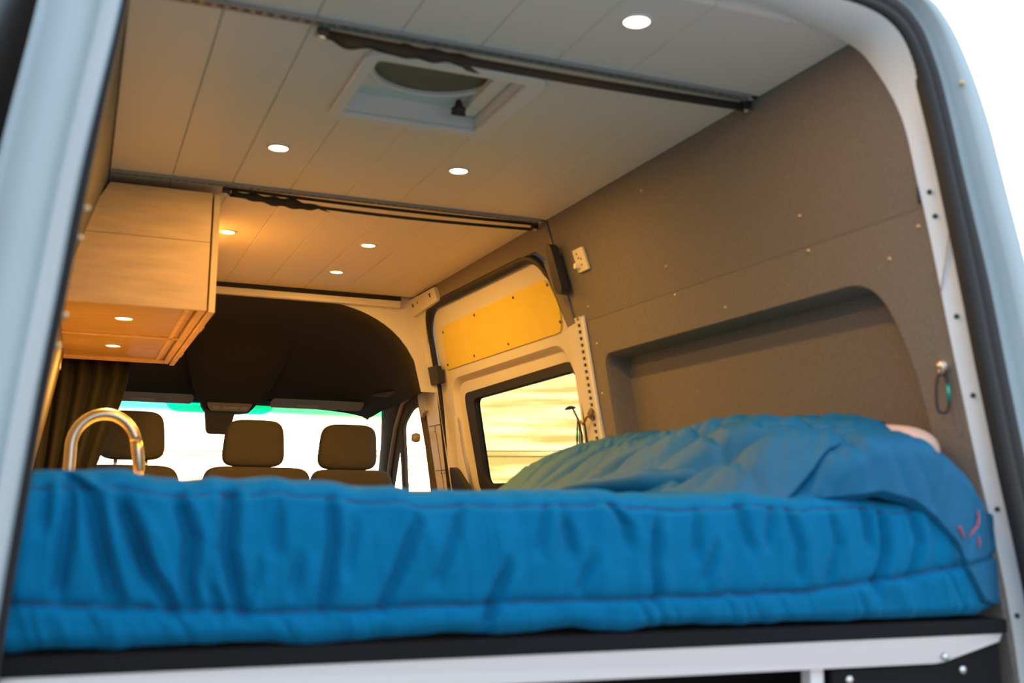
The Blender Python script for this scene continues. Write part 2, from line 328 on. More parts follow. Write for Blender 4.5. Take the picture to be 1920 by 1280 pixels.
# ---- rear door opening: rails run from the top centre down the right side; the left side is mirrored only in part, the rest from image pixels
RAILS = {   # rail number: (right side, left side), each a list of points from the top centre down to the sill, scaled about the camera to new depths
 0: ([(0.7999, 1.765, 1.957), (1.2252, 1.765, 1.9467), (1.3583, 1.765, 1.9333), (1.4779, 1.755, 1.9071), (1.527, 1.735, 1.8503), (1.571, 1.71, 1.742), (1.606, 1.71, 1.606), (1.635, 1.71, 1.482), (1.668, 1.71, 1.314), (1.696, 1.71, 1.18), (1.729, 1.71, 1.026), (1.795, 1.71, 0.733), (1.83, 1.71, 0.4), (1.84, 1.71, 0.0)],
     [(0.7999, 1.765, 1.957), (0.3747, 1.765, 1.9467), (0.2415, 1.765, 1.9333), (0.1129, 1.755, 1.9071), (0.0457, 1.735, 1.8503), (-0.021, 1.71, 1.742), (-0.056, 1.71, 1.606), (-0.085, 1.71, 1.482), (-0.118, 1.71, 1.314), (-0.146, 1.71, 1.18), (-0.179, 1.71, 1.026), (-0.245, 1.71, 0.733), (-0.28, 1.71, 0.4), (-0.29, 1.71, 0.0)]),
 1: ([(0.8162, 1.685, 1.9357), (1.19, 1.685, 1.9242), (1.2985, 1.685, 1.9157), (1.4354, 1.685, 1.9062), (1.5028, 1.685, 1.8778), (1.5502, 1.685, 1.8283), (1.5881, 1.685, 1.7356), (1.6271, 1.685, 1.6356), (1.6766, 1.685, 1.425), (1.7061, 1.685, 1.2828), (1.7429, 1.685, 1.0985), (1.8008, 1.685, 0.7931), (1.8377, 1.685, 0.4245), (1.8535, 1.685, -0.0494)],
     [(0.8162, 1.685, 1.9357), (0.4423, 1.685, 1.9242), (0.3338, 1.685, 1.9157), (0.1969, 1.685, 1.9062), (0.0954, 1.685, 1.8778), (-0.0084, 1.685, 1.8283), (-0.0358, 1.685, 1.7356), (-0.0548, 1.685, 1.6356), (-0.0842, 1.685, 1.425), (-0.1032, 1.685, 1.2828), (-0.1232, 1.685, 1.0985), (-0.1485, 1.685, 0.7931), (-0.1685, 1.685, 0.4245), (-0.179, 1.685, -0.0494)]),
 2: ([(0.8362, 1.64, 1.9442), (1.1437, 1.64, 1.9431), (1.2645, 1.64, 1.9399), (1.4199, 1.64, 1.9334), (1.5041, 1.64, 1.9011), (1.5526, 1.64, 1.8298), (1.5785, 1.64, 1.7457), (1.6076, 1.64, 1.6205), (1.6562, 1.64, 1.3832), (1.6886, 1.64, 1.2105), (1.7263, 1.64, 1.0271), (1.7911, 1.64, 0.7142), (1.8234, 1.64, 0.3582), (1.8342, 1.64, -0.0734)],
     [(0.8362, 1.64, 1.9442), (0.5287, 1.64, 1.9431), (0.4078, 1.64, 1.9399), (0.2525, 1.64, 1.9334), (0.1493, 1.64, 1.9011), (0.0669, 1.64, 1.8298), (0.0388, 1.64, 1.7457), (0.0194, 1.64, 1.6205), (-0.0108, 1.64, 1.3832), (-0.0302, 1.64, 1.2105), (-0.0507, 1.64, 1.0271), (-0.0766, 1.64, 0.7142), (-0.0971, 1.64, 0.3582), (-0.1079, 1.64, -0.0734)]),
 3: ([(0.8362, 1.64, 1.982), (1.1653, 1.64, 1.982), (1.3055, 1.64, 1.9798), (1.4836, 1.64, 1.9658), (1.5591, 1.64, 1.9226), (1.6022, 1.64, 1.8363), (1.6314, 1.64, 1.7338), (1.6616, 1.64, 1.6043), (1.7134, 1.64, 1.3939), (1.7479, 1.64, 1.2159), (1.7857, 1.64, 1.0271), (1.8504, 1.64, 0.7142), (1.8828, 1.64, 0.3582), (1.8936, 1.64, -0.0734)],
     [(0.8362, 1.64, 1.982), (0.5071, 1.64, 1.982), (0.3668, 1.64, 1.9798), (0.1888, 1.64, 1.9658), (0.1085, 1.64, 1.9226), (0.0555, 1.64, 1.8363), (0.0274, 1.64, 1.7338), (0.008, 1.64, 1.6043), (-0.0222, 1.64, 1.3939), (-0.0416, 1.64, 1.2159), (-0.0621, 1.64, 1.0271), (-0.088, 1.64, 0.7142), (-0.1085, 1.64, 0.3582), (-0.1193, 1.64, -0.0734)]),
 4: ([(0.8402, 1.675, 1.9979), (1.1763, 1.675, 1.9979), (1.3227, 1.675, 1.9957), (1.5015, 1.675, 1.9794), (1.5807, 1.675, 1.9328), (1.624, 1.675, 1.8439), (1.6544, 1.675, 1.7399), (1.6858, 1.675, 1.6098), (1.7379, 1.675, 1.3983), (1.7726, 1.675, 1.2195), (1.8105, 1.675, 1.0276), (1.8756, 1.675, 0.7132), (1.9081, 1.675, 0.3554), (1.9189, 1.675, -0.0783)],
     [(0.8402, 1.675, 1.9979), (0.5041, 1.675, 1.9979), (0.3578, 1.675, 1.9957), (0.1789, 1.675, 1.9794), (0.0963, 1.675, 1.9328), (0.0369, 1.675, 1.8439), (0.0087, 1.675, 1.7399), (-0.0108, 1.675, 1.6098), (-0.0412, 1.675, 1.3983), (-0.0607, 1.675, 1.2195), (-0.0813, 1.675, 1.0276), (-0.1073, 1.675, 0.7132), (-0.1279, 1.675, 0.3554), (-0.1388, 1.675, -0.0783)]),
 5: ([(0.8356, 1.655, 2.0136), (1.1806, 1.655, 2.0136), (1.3315, 1.655, 2.0082), (1.5256, 1.655, 1.9845), (1.5979, 1.655, 1.9349), (1.641, 1.655, 1.8464), (1.6744, 1.655, 1.7386), (1.7068, 1.655, 1.6093), (1.7607, 1.655, 1.399), (1.7973, 1.655, 1.2211), (1.8351, 1.655, 1.027), (1.8997, 1.655, 0.7144), (1.9299, 1.655, 0.3586), (1.9407, 1.655, -0.0727)],
     [(0.8356, 1.655, 2.0136), (0.4906, 1.655, 2.0136), (0.3396, 1.655, 2.0082), (0.1456, 1.655, 1.9845), (0.0742, 1.655, 1.9349), (0.0216, 1.655, 1.8464), (-0.0065, 1.655, 1.7386), (-0.0259, 1.655, 1.6093), (-0.0561, 1.655, 1.399), (-0.0755, 1.655, 1.2211), (-0.096, 1.655, 1.027), (-0.1218, 1.655, 0.7144), (-0.1423, 1.655, 0.3586), (-0.1531, 1.655, -0.0727)]),
 6: ([(0.8313, 1.625, 2.0112), (1.1799, 1.625, 2.0112), (1.33, 1.625, 2.0058), (1.5231, 1.625, 1.9812), (1.595, 1.625, 1.9329), (1.6389, 1.625, 1.8439), (1.6733, 1.625, 1.7345), (1.7054, 1.625, 1.6057), (1.7591, 1.625, 1.3966), (1.7966, 1.625, 1.2196), (1.8342, 1.625, 1.0265), (1.8985, 1.625, 0.7155), (1.9307, 1.625, 0.3615), (1.9414, 1.625, -0.0675)],
     [(0.8313, 1.625, 2.0112), (0.4827, 1.625, 2.0112), (0.3325, 1.625, 2.0058), (0.1394, 1.625, 1.9812), (0.0654, 1.625, 1.9329), (0.0086, 1.625, 1.8439), (-0.0193, 1.625, 1.7345), (-0.0386, 1.625, 1.6057), (-0.0686, 1.625, 1.3966), (-0.088, 1.625, 1.2196), (-0.1083, 1.625, 1.0265), (-0.1341, 1.625, 0.7155), (-0.1545, 1.625, 0.3615), (-0.1652, 1.625, -0.0675)]),
 7: ([(0.8311, 1.63, 2.0345), (1.2011, 1.63, 2.0345), (1.3565, 1.63, 2.026), (1.5603, 1.63, 1.9863), (1.6321, 1.63, 1.9359), (1.6858, 1.63, 1.8437), (1.7287, 1.63, 1.7343), (1.764, 1.63, 1.6056), (1.8198, 1.63, 1.3965), (1.8606, 1.63, 1.2195), (1.8981, 1.63, 1.0265), (1.9624, 1.63, 0.7155), (1.9946, 1.63, 0.3616), (2.0053, 1.63, -0.0673)],
     [(0.8311, 1.63, 2.0345), (0.4611, 1.63, 2.0345), (0.3056, 1.63, 2.026), (0.1019, 1.63, 1.9863), (0.0232, 1.63, 1.9359), (-0.0408, 1.63, 1.8437), (-0.0686, 1.63, 1.7343), (-0.0879, 1.63, 1.6056), (-0.118, 1.63, 1.3965), (-0.1373, 1.63, 1.2195), (-0.1576, 1.63, 1.0265), (-0.1834, 1.63, 0.7155), (-0.2037, 1.63, 0.3616), (-0.2145, 1.63, -0.0673)]),
 8: ([(0.8296, 1.67, 2.0594), (1.2097, 1.67, 2.0594), (1.3703, 1.67, 2.0487), (1.579, 1.67, 2.0005), (1.6539, 1.67, 1.9448), (1.7107, 1.67, 1.8506), (1.7556, 1.67, 1.7382), (1.7931, 1.67, 1.6098), (1.8488, 1.67, 1.401), (1.8895, 1.67, 1.2244), (1.9269, 1.67, 1.0317), (1.9912, 1.67, 0.7212), (2.0233, 1.67, 0.3626), (2.034, 1.67, -0.0656)],
     [(0.8296, 1.67, 2.0594), (0.4496, 1.67, 2.0594), (0.289, 1.67, 2.0487), (0.0803, 1.67, 2.0005), (0.0006, 1.67, 1.9448), (-0.0599, 1.67, 1.8506), (-0.0878, 1.67, 1.7382), (-0.1071, 1.67, 1.6098), (-0.137, 1.67, 1.401), (-0.1563, 1.67, 1.2244), (-0.1766, 1.67, 1.0317), (-0.2023, 1.67, 0.7212), (-0.2227, 1.67, 0.3626), (-0.2334, 1.67, -0.0656)]),
 9: ([(0.8206, 1.8, 2.1476), (1.2706, 1.8, 2.1476), (1.4612, 1.8, 2.1265), (1.6729, 1.8, 2.0629), (1.7576, 1.8, 1.9782), (1.8, 1.8, 1.8724), (1.8371, 1.8, 1.7453), (1.8688, 1.8, 1.6182), (1.9165, 1.8, 1.4065), (1.9535, 1.8, 1.2265), (1.9906, 1.8, 1.0359), (2.0435, 1.8, 0.7288), (2.0753, 1.8, 0.3688), (2.0859, 1.8, -0.0547)],
     [(0.8206, 1.8, 2.1476), (0.3706, 1.8, 2.1476), (0.18, 1.8, 2.1265), (-0.0318, 1.8, 2.0629), (-0.0741, 1.8, 1.9782), (-0.0635, 1.8, 1.8724), (-0.0911, 1.8, 1.7453), (-0.1101, 1.8, 1.6182), (-0.1398, 1.8, 1.4065), (-0.1588, 1.8, 1.2265), (-0.1789, 1.8, 1.0359), (-0.2044, 1.8, 0.7288), (-0.2245, 1.8, 0.3688), (-0.2351, 1.8, -0.0547)]),
}
def rail(i, side):
    out = RAILS[i][0 if side > 0 else 1]
    # smooth through the corner
    t = np.arange(len(out)); tt = np.linspace(0, len(out) - 1, 79)
    return [tuple(float(hermite(tt, t, [q[c] for q in out])[j]) for c in range(3)) for j in range(len(tt))]
def whole(i): return rail(i, -1)[::-1] + rail(i, 1)[1:]
fr = struct('trim_1', 'white painted metal frame of the open rear doorway')
loft('door_jamb', [whole(0), whole(1), whole(2)], 'van_paint', fr)
mat('van_paint_dimmed', (.45, .54, .575), .5, spec=.25, var=.03, vscale_=3)  # white van paint with the dimmer, bluish sky light put into its colour
loft('rear_pillar', [whole(3), whole(4), whole(5), whole(6), whole(7), whole(8), whole(9)], 'van_paint_dimmed', fr)
mid = [tuple((a + b_) / 2 for a, b_ in zip(p, q)) for p, q in zip(whole(2), whole(3))]
def lerp(a, b_, t, dy): return [(p[0] + (q[0] - p[0]) * t, p[1] + (q[1] - p[1]) * t + dy, p[2] + (q[2] - p[2]) * t) for p, q in zip(a, b_)]
w2, w3 = whole(2), whole(3)
loft('rubber_seal', [lerp(w2, w3, .0, .02), lerp(w2, w3, -.02, -.003), lerp(w2, w3, .14, -.011), lerp(w2, w3, .42, -.008), lerp(w2, w3, .5, -.003), lerp(w2, w3, .58, -.008), lerp(w2, w3, .88, -.009), lerp(w2, w3, 1.02, -.002), lerp(w2, w3, 1.02, .02)], 'rubber', fr)
def jamb_pt(z, t, side=1):
    a, c = rail(0, side), rail(1, side)
    i = min(range(len(a)), key=lambda k: abs(a[k][2] * (1 - t) + c[k][2] * t - z) + (9 if k < 30 else 0))
    return [a[i][k] * (1 - t) + c[i][k] * t for k in range(3)], a[i], c[i]
for z in (1.575, 1.53, 1.33, 1.145, .91, .70):
    p, a, c = jamb_pt(z, .5)
    lathe('plug', [(0, -.0025), (.005, -.002), (.006, .001)], p, Vector((.75, .65, .1)), 'dark_screw', fr, 10)
for x, z in ((1.655, 1.80),): lathe('screw', [(0, -.004), (.005, -.003), (.007, .002)], (x, 1.622, z), (0, 1, 0), 'brass_screw', fr, 10)
p, a, c = jamb_pt(1.42, .5)
tube('weld_line', [Vector(a) + Vector((-.002, 0, 0)), Vector(c) + Vector((-.002, -.002, 0))], .0012, 'grey_button', fr, 5)
for z in (1.345, 1.30, 1.185, 1.14):
    l2 = min(rail(2, -1), key=lambda q: abs(q[2] - z))
    lathe('screw', [(0, -.005), (.004, -.003), (.005, .003)], (l2[0] + .004, 1.648, z), (-1, .4, 0), 'brass_screw', fr, 10)

# ---- open left rear door, swung out beside the opening
ld = struct('door_1', 'open rear door with dark grey inner trim beside the doorway')
DL = lambda y, z, off: (-.205 - off - .12 * (1.62 - y) - .06 * (1 - z / 1.93), y, z)
plate('door_skin', rnd_poly([(1.62, .0), (1.62, 1.93, .05), (.86, 1.93, .12), (.86, .0)]), DL, 0, .04, 'van_paint_dimmed', ld)
plate('inner_trim', rnd_poly([(1.615, .1), (1.615, 1.90, .05), (.92, 1.88, .12), (.92, .1)]), DL, -.02, .0, 'grey_trim', ld)

# ---- door pillar behind the sliding door, with slotted track
pl = struct('trim_2', 'cream painted metal pillar with a slotted track behind the sliding door')
plate('pillar', rnd_poly([(3.30, .05), (3.535, .05), (3.51, 1.3, .05), (3.505, 1.5555), (3.40, 1.565), (3.37, 1.5555)]), WR, -.0015, .03, 'door_paint', pl, cuts=(.6, 1.078))
b = bmesh.new()
for k in range(46):
    z = .50 + k * .0234
    for y0, y1, z0, z1 in ((3.412, 3.424, z, z + .0234), (3.378, 3.388, z, z + .0234), (3.386, 3.414, z, z + .0115)):
        vs = [b.verts.new(WR(yy, zz, oo)) for yy in (y0, y1) for zz in (z0, z1) for oo in (-.009, -.001)]
        for f in ((0, 1, 3, 2), (4, 6, 7, 5), (0, 4, 5, 1), (2, 3, 7, 6), (0, 2, 6, 4), (1, 5, 7, 3)): b.faces.new([vs[i] for i in f])
from_bm('slotted_track', b, 'door_paint', pl)
plate('slot_shade_strip', [(3.380, .50), (3.422, .50), (3.422, 1.57), (3.380, 1.57)], WR, -.0035, -.0012, 'rubber', pl, cuts=(.6, 1.078))  # dark sheet stands in for the shade inside the slots
plate('track_flange', [(3.352, .50), (3.372, .50), (3.372, 1.57), (3.352, 1.575)], WR, -.0095, -.0012, 'white_plastic', pl, cuts=(.6, 1.078))

# ---- sliding door
DR = lambda y, z, off: (Xw(z) + .028 + off, y, z)
sd = struct('door_2', 'cream sliding door with a yellow upper panel and tinted window')
DO = rnd_poly([(5.115, .06), (5.08, 1.50), (5.0, 1.842, .20), (3.62, 1.832, .14), (3.505, 1.50), (3.53, .06)], 8)
EM = rnd_poly([(4.98, .90, .08), (4.93, 1.51, .10), (3.63, 1.517, .14), (3.548, 1.36), (3.56, .90, .08)], 8)
RO = rnd_poly([(4.80, .955, .06), (4.83, 1.432, .05), (3.595, 1.452, .08), (3.552, 1.30), (3.575, .955, .06)], 8)
GL = rnd_poly([(4.72, 1.005, .05), (4.715, 1.397, .045), (3.60, 1.412, .05), (3.567, 1.30), (3.60, 1.005, .05)], 8)
PA = rnd_poly([(4.955, 1.556), (4.88, 1.752, .05), (3.62, 1.758, .12), (3.572, 1.64, .05), (3.615, 1.556, .03)], 8)
plate('door_shell', DO, DR, 0, .05, 'door_paint', sd, holes=[EM], cuts=KINK)
RECESS = .028
loft('recess_edge', [[DR(y, z, -.0005) for y, z in EM], [DR(4.25 + (y - 4.25) * .985, 1.2 + (z - 1.2) * .965, .012) for y, z in EM], [DR(4.25 + (y - 4.25) * .975, 1.2 + (z - 1.2) * .94, RECESS) for y, z in EM]], 'door_paint', sd, True, True)
plate('recess_panel', EM, DR, RECESS, RECESS + .012, 'door_paint', sd, holes=[RO], cuts=KINK[1:2])
plate('window_rubber', RO, DR, RECESS - .012, RECESS + .02, 'rubber', sd, holes=[GL], cuts=KINK[1:2], bev=.005)
plate('pane', rnd_poly([(4.74, .99, .05), (4.735, 1.41, .045), (3.59, 1.425, .05), (3.56, 1.30), (3.59, .99, .05)], 6), DR, RECESS + .010, RECESS + .015, 'door_glass', sd, cuts=KINK[1:2])
pan = plate('upper_panel', PA, DR, -.006, -.0005, 'yellow_ply', sd, cuts=(1.555,), bev=.0015); pan['label'] = 'smooth yellow panel screwed to the door'
for y, z in [(4.925, 1.578), (4.87, 1.728), (4.42, 1.742), (3.96, 1.742), (3.625, 1.733), (3.60, 1.592), (4.13, 1.578), (4.55, 1.578)]:
    lathe('panel_screw', [(0, -.003), (.005, -.0025), (.007, 0)], DR(y, z, -.006), (1, 0, .25), 'dark_screw', pan, 8)
sl = [DR(y, z, -.012) for y, z in rnd_poly([(5.135, .06), (5.098, 1.50), (5.02, 1.862, .21), (3.605, 1.85, .15), (3.487, 1.50), (3.515, .06)], 12)]
tube('door_seal', sl, [(.011 if p[1] < 3.58 else .015) + .009 * max(0, min(1, (p[2] - 1.75) / .08)) * min(1, max(0, (p[1] - 3.62) / .15)) for p in sl], 'rubber', sd, 8)
plate('door_catch', rnd_poly([(5.17, 1.497, .01), (5.165, 1.585, .01), (4.985, 1.58, .01), (4.99, 1.495, .01)]), DR, -.045, -.02, 'black_plastic', sd, bev=.004)
plate('step_cover', rnd_poly([(5.08, .80), (5.07, 1.09, .03), (5.0, 1.08, .03), (4.80, .94), (4.80, .80)]), DR, -.03, -.001, 'black_plastic', sd)
plate('edge_sticker', rnd_poly([(5.02, 1.07), (4.965, 1.335, .01), (4.925, 1.335, .02), (4.93, 1.16), (4.89, .98)]), DR, -.0012, -.0002, 'white_plastic', sd)

# ---- B pillar and roof bow at the cab
bp = struct('trim_3', 'cream painted metal pillar between sliding door and cab')
plate('pillar', [(5.10, .05), (5.30, .05), (5.32, 1.50), (5.335, 1.60), (5.32, 1.72), (5.27, 1.83), (5.20, 1.925), (4.72, 1.925), (4.73, 1.855), (4.92, 1.84), (5.03, 1.78), (5.085, 1.70), (5.09, 1.50)], WR, .0, .03, 'door_paint', bp, cuts=KINK, smooth=False)
plate('roof_gusset', rnd_poly([(4.72, 1.853), (4.72, 1.915), (5.22, 1.918), (5.26, 1.83, .03), (5.16, 1.835, .03)]), WR, -.022, .0, 'door_paint', bp, bev=.006)
for y, z, r in [(5.08, 1.885, .011), (5.0, 1.888, .006), (4.80, 1.89, .012)]:
    lathe('gusset_hole', [(0, -.001), (r * .9, -.001), (r, 0)], WR(y, z, -.0225), (1, 0, .3), 'dark_screw', bp, 12)
arch_ = [(CX + s_ * .80, 1.46 + (1.895 - 1.46) * max(0, 1 - abs(s_) ** 3.2) ** .55) for s_ in np.linspace(1, -1, 41)]
plate('roof_bow', [(-.30, 1.46), (-.25, 1.70), (-.10, 1.93), (-.05, 2.05), (1.60, 2.05), (1.65, 1.93), (1.80, 1.70), (1.85, 1.46)] + arch_, lambda x, z, off: (x, 5.122 + off, z), 0, .008, 'door_paint', bp)
tube('wire_loom', [(1.43, 5.24, 1.90), (1.465, 5.25, 1.875), (1.49, 5.25, 1.84), (1.53, 5.25, 1.785), (1.56, 5.25, 1.73), (1.578, 5.25, 1.68)], [.014, .017, .016, .019, .023, .019], 'white_plastic', bp, 8)
plate('seat_belt_cover', rnd_poly([(5.36, 1.35), (5.335, 1.62), (5.30, 1.62), (5.25, 1.50), (5.27, 1.38)]), WR, -.02, .0, 'grey_button', bp)
tube('pillar_groove', [WR(5.20, .95, -.001), WR(5.20, 1.30, -.001)], .0015, 'dark_screw', bp, 5)
for y, z in ((5.20, 1.30), (5.21, 1.075)): tube('pillar_joint', [WR(5.11, z, -.001), WR(5.30, z, -.001)], .0018, 'dark_screw', bp, 5)
for y, z in ((5.22, 1.27), (5.16, 1.06), (5.21, 1.06), (5.17, 1.62)):
    lathe('pillar_screw', [(0, -.002), (.004, -.0015), (.005, 0)], WR(y, z, -.001), (1, 0, .2), 'dark_screw', bp, 8)
hb = struct('trim_4', 'cream wooden crossbar where the board ceiling meets the cab')
box('bar', .02, 1.445, 5.085, 5.120, 1.872, 1.905, 'door_paint', hb, .003)
box('shadow_gap', .02, 1.45, 5.100, 5.118, 1.905, 1.93, 'rubber', hb, .001)

# ================================================================== ceiling fan
fan = thing('roof_fan', 'white square roof vent fan with a round dark insect screen', 'roof fan')
XY = lambda x, y, off: (x, y, 1.93 - off)
plate('trim_frame', rnd_poly([(.545, 2.235, .05), (.995, 2.235, .05), (.995, 2.69, .05), (.545, 2.69, .05)], 6), XY, 0, .013, 'fan_white', fan, holes=[rnd_poly([(FX0, FY0, .015), (FX1, FY0, .015), (FX1, FY1, .015), (FX0, FY1, .015)], 4)], bev=.003)
b = bmesh.new(); t_ = .004
for q in ((FX0, FX0 + t_, FY0, FY1), (FX1 - t_, FX1, FY0, FY1), (FX0, FX1, FY0, FY0 + t_), (FX0, FX1, FY1 - t_, FY1)): bm_box(b, *q, 1.93, 2.03)
from_bm('fan_shroud', b, 'fan_white', fan)
SCC = (.762, 2.425)
cir = lambda r, n=40: [(SCC[0] + r * math.cos(2 * math.pi * k / n), SCC[1] + r * .97 * math.sin(2 * math.pi * k / n)) for k in range(n)]
plate('screen_plate', [(FX0 + t_, FY0 + t_), (FX1 - t_, FY0 + t_), (FX1 - t_, FY1 - t_), (FX0 + t_, FY1 - t_)], XY, -.058, -.05, 'fan_white', fan, holes=[cir(.152)])
rim = tube('screen_rim', [(x, y, 1.979) for x, y in cir(.158)], .007, 'fan_white', fan, 6, True)
plate('insect_screen', cir(.153), XY, -.060, -.056, 'fan_screen', fan)
for a in range(4): tube('fan_blade_guard', [(SCC[0], SCC[1], 1.992), (SCC[0] + .14 * math.cos(a * 1.57 + .4), SCC[1] + .14 * math.sin(a * 1.57 + .4), 1.992)], .003, 'rubber', fan, 5)
box('control_strip', .895, .938, 2.285, 2.625, 1.955, 1.978, 'fan_white', fan, .004)
kn = lathe('lift_knob', [(0, -.028), (.016, -.026), (.02, -.012), (.012, -.006), (.008, .01)], (.875, 2.575, 1.965), (0, 0, 1), 'knob_brown', fan, 14)
box('knob_grip', .855, .895, 2.571, 2.579, 1.934, 1.944, 'knob_brown', kn, .003)
box('vent_lid', FX0, FX1, FY0, FY1, 2.03, 2.045, 'rubber', fan, .004)

# ================================================================== downlights
def downlight(x, y, z, label, group, watts, r=.028):
    t = thing('downlight', label, 'ceiling light', group=group)
    lathe('bezel', [(r * .95, -.004), (r * 1.02, -.005), (r * 1.16, -.003), (r * 1.2, .0), (r * .95, .0)], (x, y, z), (0, 0, 1), 'white_plastic', t, 28)
    lathe('lens', [(0, -.0035), (r * .6, -.0034), (r * .97, -.0022)], (x, y, z), (0, 0, 1), 'led_lens', t, 24)
    ld_ = bpy.data.lights.new('downlight_glow', 'AREA'); ld_.shape = 'DISK'; ld_.size = r * 1.9; ld_.energy = watts; ld_.color = (1, .50, .085)
    lo = bpy.data.objects.new('downlight_glow', ld_); COL.objects.link(lo); lo.location = (x, y, z - .006); lo.parent = t
    return t
LW = 3.6
for x, y, w in ((.475, 1.88, 'cabinet side'), (1.03, 1.88, 'felt wall side')):
    downlight(x, y, 1.93, 'round recessed warm ceiling light between rear doorway and rear track, ' + w, None, LW * .6)
downlight(.48, 3.02, 1.93, 'round recessed warm ceiling light between the two tracks, on the cabinet side', None, LW)
downlight(1.028, 3.012, 1.93, 'round recessed warm ceiling light between the two tracks, on the felt wall side', None, LW)
downlight(.475, 4.10, 1.93, 'round recessed warm ceiling light close beside the overhead cabinet', None, LW)
downlight(1.021, 4.087, 1.93, 'round recessed warm ceiling light beyond the front track, above the walkway', None, LW)
downlight(1.019, 4.644, 1.93, 'round recessed warm ceiling light nearest the cab crossbar', None, LW)

# ================================================================== ceiling tracks and rolled screens
def ctrack(y, x0, x1, label):
    b = bmesh.new(); n = int((x1 - x0) / .0254); w = .014
    for k in range(n):
        xa = x0 + k * .0254
        bm_box(b, xa, xa + .0254, y - w, y - w + .007, 1.921, 1.93); bm_box(b, xa, xa + .0254, y + w - .007, y + w, 1.921, 1.93)
        bm_box(b, xa, xa + .011, y - .008, y + .008, 1.921, 1.93)
    bmesh.ops.remove_doubles(b, verts=b.verts, dist=1e-6)
    t = thing('ceiling_track', label, 'track'); from_bm('slotted_rail', b, 'track_metal', t)
    box('backing', x0, x1, y - .009, y + .009, 1.9285, 1.9299, 'dark_screw', t, 0)
    return t
ctrack(2.142, .04, 1.512, 'slotted metal track across the ceiling beside the roof fan')
ctrack(3.45, .04, 1.512, 'slotted metal track across the ceiling above the overhead cabinet end')
def rolled(y, xa, xb, strands, lumps, label, tail):
    t = thing('rolled_screen', label, 'screen')
    for j, (dz, r, dy) in enumerate(strands):
        n = 26; pts = []
        for k in range(n):
            u = k / (n - 1); x = xa + (xb - xa) * u
            pts.append((x, y + dy, 1.925 - dz - (.006 + .004 * j) * math.sin(math.pi * u)))
        tube('strap', pts, r, 'strap', t, 8, flat=(.55, 1))
    pts, rs = [], []
    for x, z, r in lumps: pts.append((x, y + .004, z)); rs.append(r)
    xs = np.linspace(pts[0][0], pts[-1][0], 40)
    zz = hermite(xs, [p[0] for p in pts], [p[2] for p in pts]); rr = hermite(xs, [p[0] for p in pts], rs)
    tube('bunched_fabric', [(float(x), y + .004 + .003 * math.sin(x * 60), float(z)) for x, z in zip(xs, zz)], [max(.002, float(r) * (1 + .18 * math.sin(x * 95))) for x, r in zip(xs, rr)], 'strap', t, 10, flat=(.7, 1))
    mk('loose_tail', [tail[0], tail[1], tail[2], tail[3]] + [(p[0], p[1] + .003, p[2]) for p in tail], [(0, 1, 2, 3), (4, 5, 6, 7), (0, 1, 5, 4), (1, 2, 6, 5), (2, 3, 7, 6), (3, 0, 4, 7)], 'strap', t)
    for x in (xa - .012, xb + .012):
        bk = box('bracket', x - .012, x + .012, y - .012, y + .012, 1.905, 1.928, 'black_plastic', t, .003)
        lathe('hook', [(0, -.02), (.007, -.018), (.008, -.004), (.004, .006)], (x, y, 1.905), (.9 if x < xa else -.9, 0, -.4), 'nickel', bk, 10)
    return t
rolled(2.172, .44, 1.485, [(.012, .011, 0)], [(.44, 1.914, .006), (.475, 1.907, .014), (.50, 1.906, .016), (.54, 1.912, .010), (.58, 1.905, .014), (.62, 1.908, .015), (.70, 1.909, .014), (.77, 1.911, .012)],
       'rolled black fabric screen with a thick strap under the track by the roof fan', [(.72, 2.168, 1.905), (.75, 2.168, 1.903), (.785, 2.168, 1.882), (.755, 2.168, 1.884)])
rolled(3.49, .405, 1.475, [(.004, .0055, -.01), (.019, .0055, .01)], [(.41, 1.915, .005), (.46, 1.907, .011), (.52, 1.902, .013), (.60, 1.899, .016), (.66, 1.895, .012), (.70, 1.897, .006)],
       'rolled black fabric screen with two thin straps beside the overhead cabinet', [(.67, 3.485, 1.90), (.69, 3.485, 1.90), (.735, 3.485, 1.882), (.705, 3.485, 1.886)])

# ================================================================== overhead cabinet (left)
cab = thing('overhead_cabinet', 'maple overhead cabinet hanging on the van wall under the ceiling', 'cabinet')
CY0, CY1, CZ0, CZ1 = 3.50, 5.03, 1.518, 1.905
plate('end_panel', [(.040, 1.905), (-.052, 1.742), (.352, 1.742), (.352, 1.905)], lambda x, z, off: (x, CY0 + off, z), 0, .016, 'maple', cab)
plate('end_panel', [(-.053, 1.740), (-.082, 1.555), (-.088, CZ0), (.352, CZ0), (.352, 1.740)], lambda x, z, off: (x, CY0 + off, z), -.0015, .016, 'maple', cab)
plate('end_panel', [(.040, 1.905), (-.088, CZ0), (.352, CZ0), (.352, 1.905)], lambda x, z, off: (x, CY1 - off, z), 0, .016, 'maple', cab)
box('top_panel', .03, .352, CY0 + .016, CY1 - .016, 1.885, 1.903, 'maple', cab)
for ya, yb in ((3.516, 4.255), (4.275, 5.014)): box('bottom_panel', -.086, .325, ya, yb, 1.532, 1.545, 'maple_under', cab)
box('bottom_rail', -.086, .33, 4.253, 4.277, 1.524, 1.546, 'maple_edge', cab)
box('bottom_rail', .292, .308, 3.516, 5.014, 1.524, 1.534, 'maple_edge', cab)
box('bottom_rail', .33, .352, 3.516, 5.014, 1.518, 1.56, 'maple_edge', cab)
box('bottom_rail', -.086, .33, 4.985, 5.014, 1.522, 1.532, 'maple_edge', cab)
for ya, yb in ((3.497, 4.268), (4.272, 5.035)):
    d = box('cabinet_door', .3575, .378, ya, yb, 1.512, 1.902, 'maple_edge', cab, .002)
    box('finger_pull', .378, .381, (ya + yb) / 2 - .06, (ya + yb) / 2 + .06, 1.512, 1.53, 'maple', d, .001)
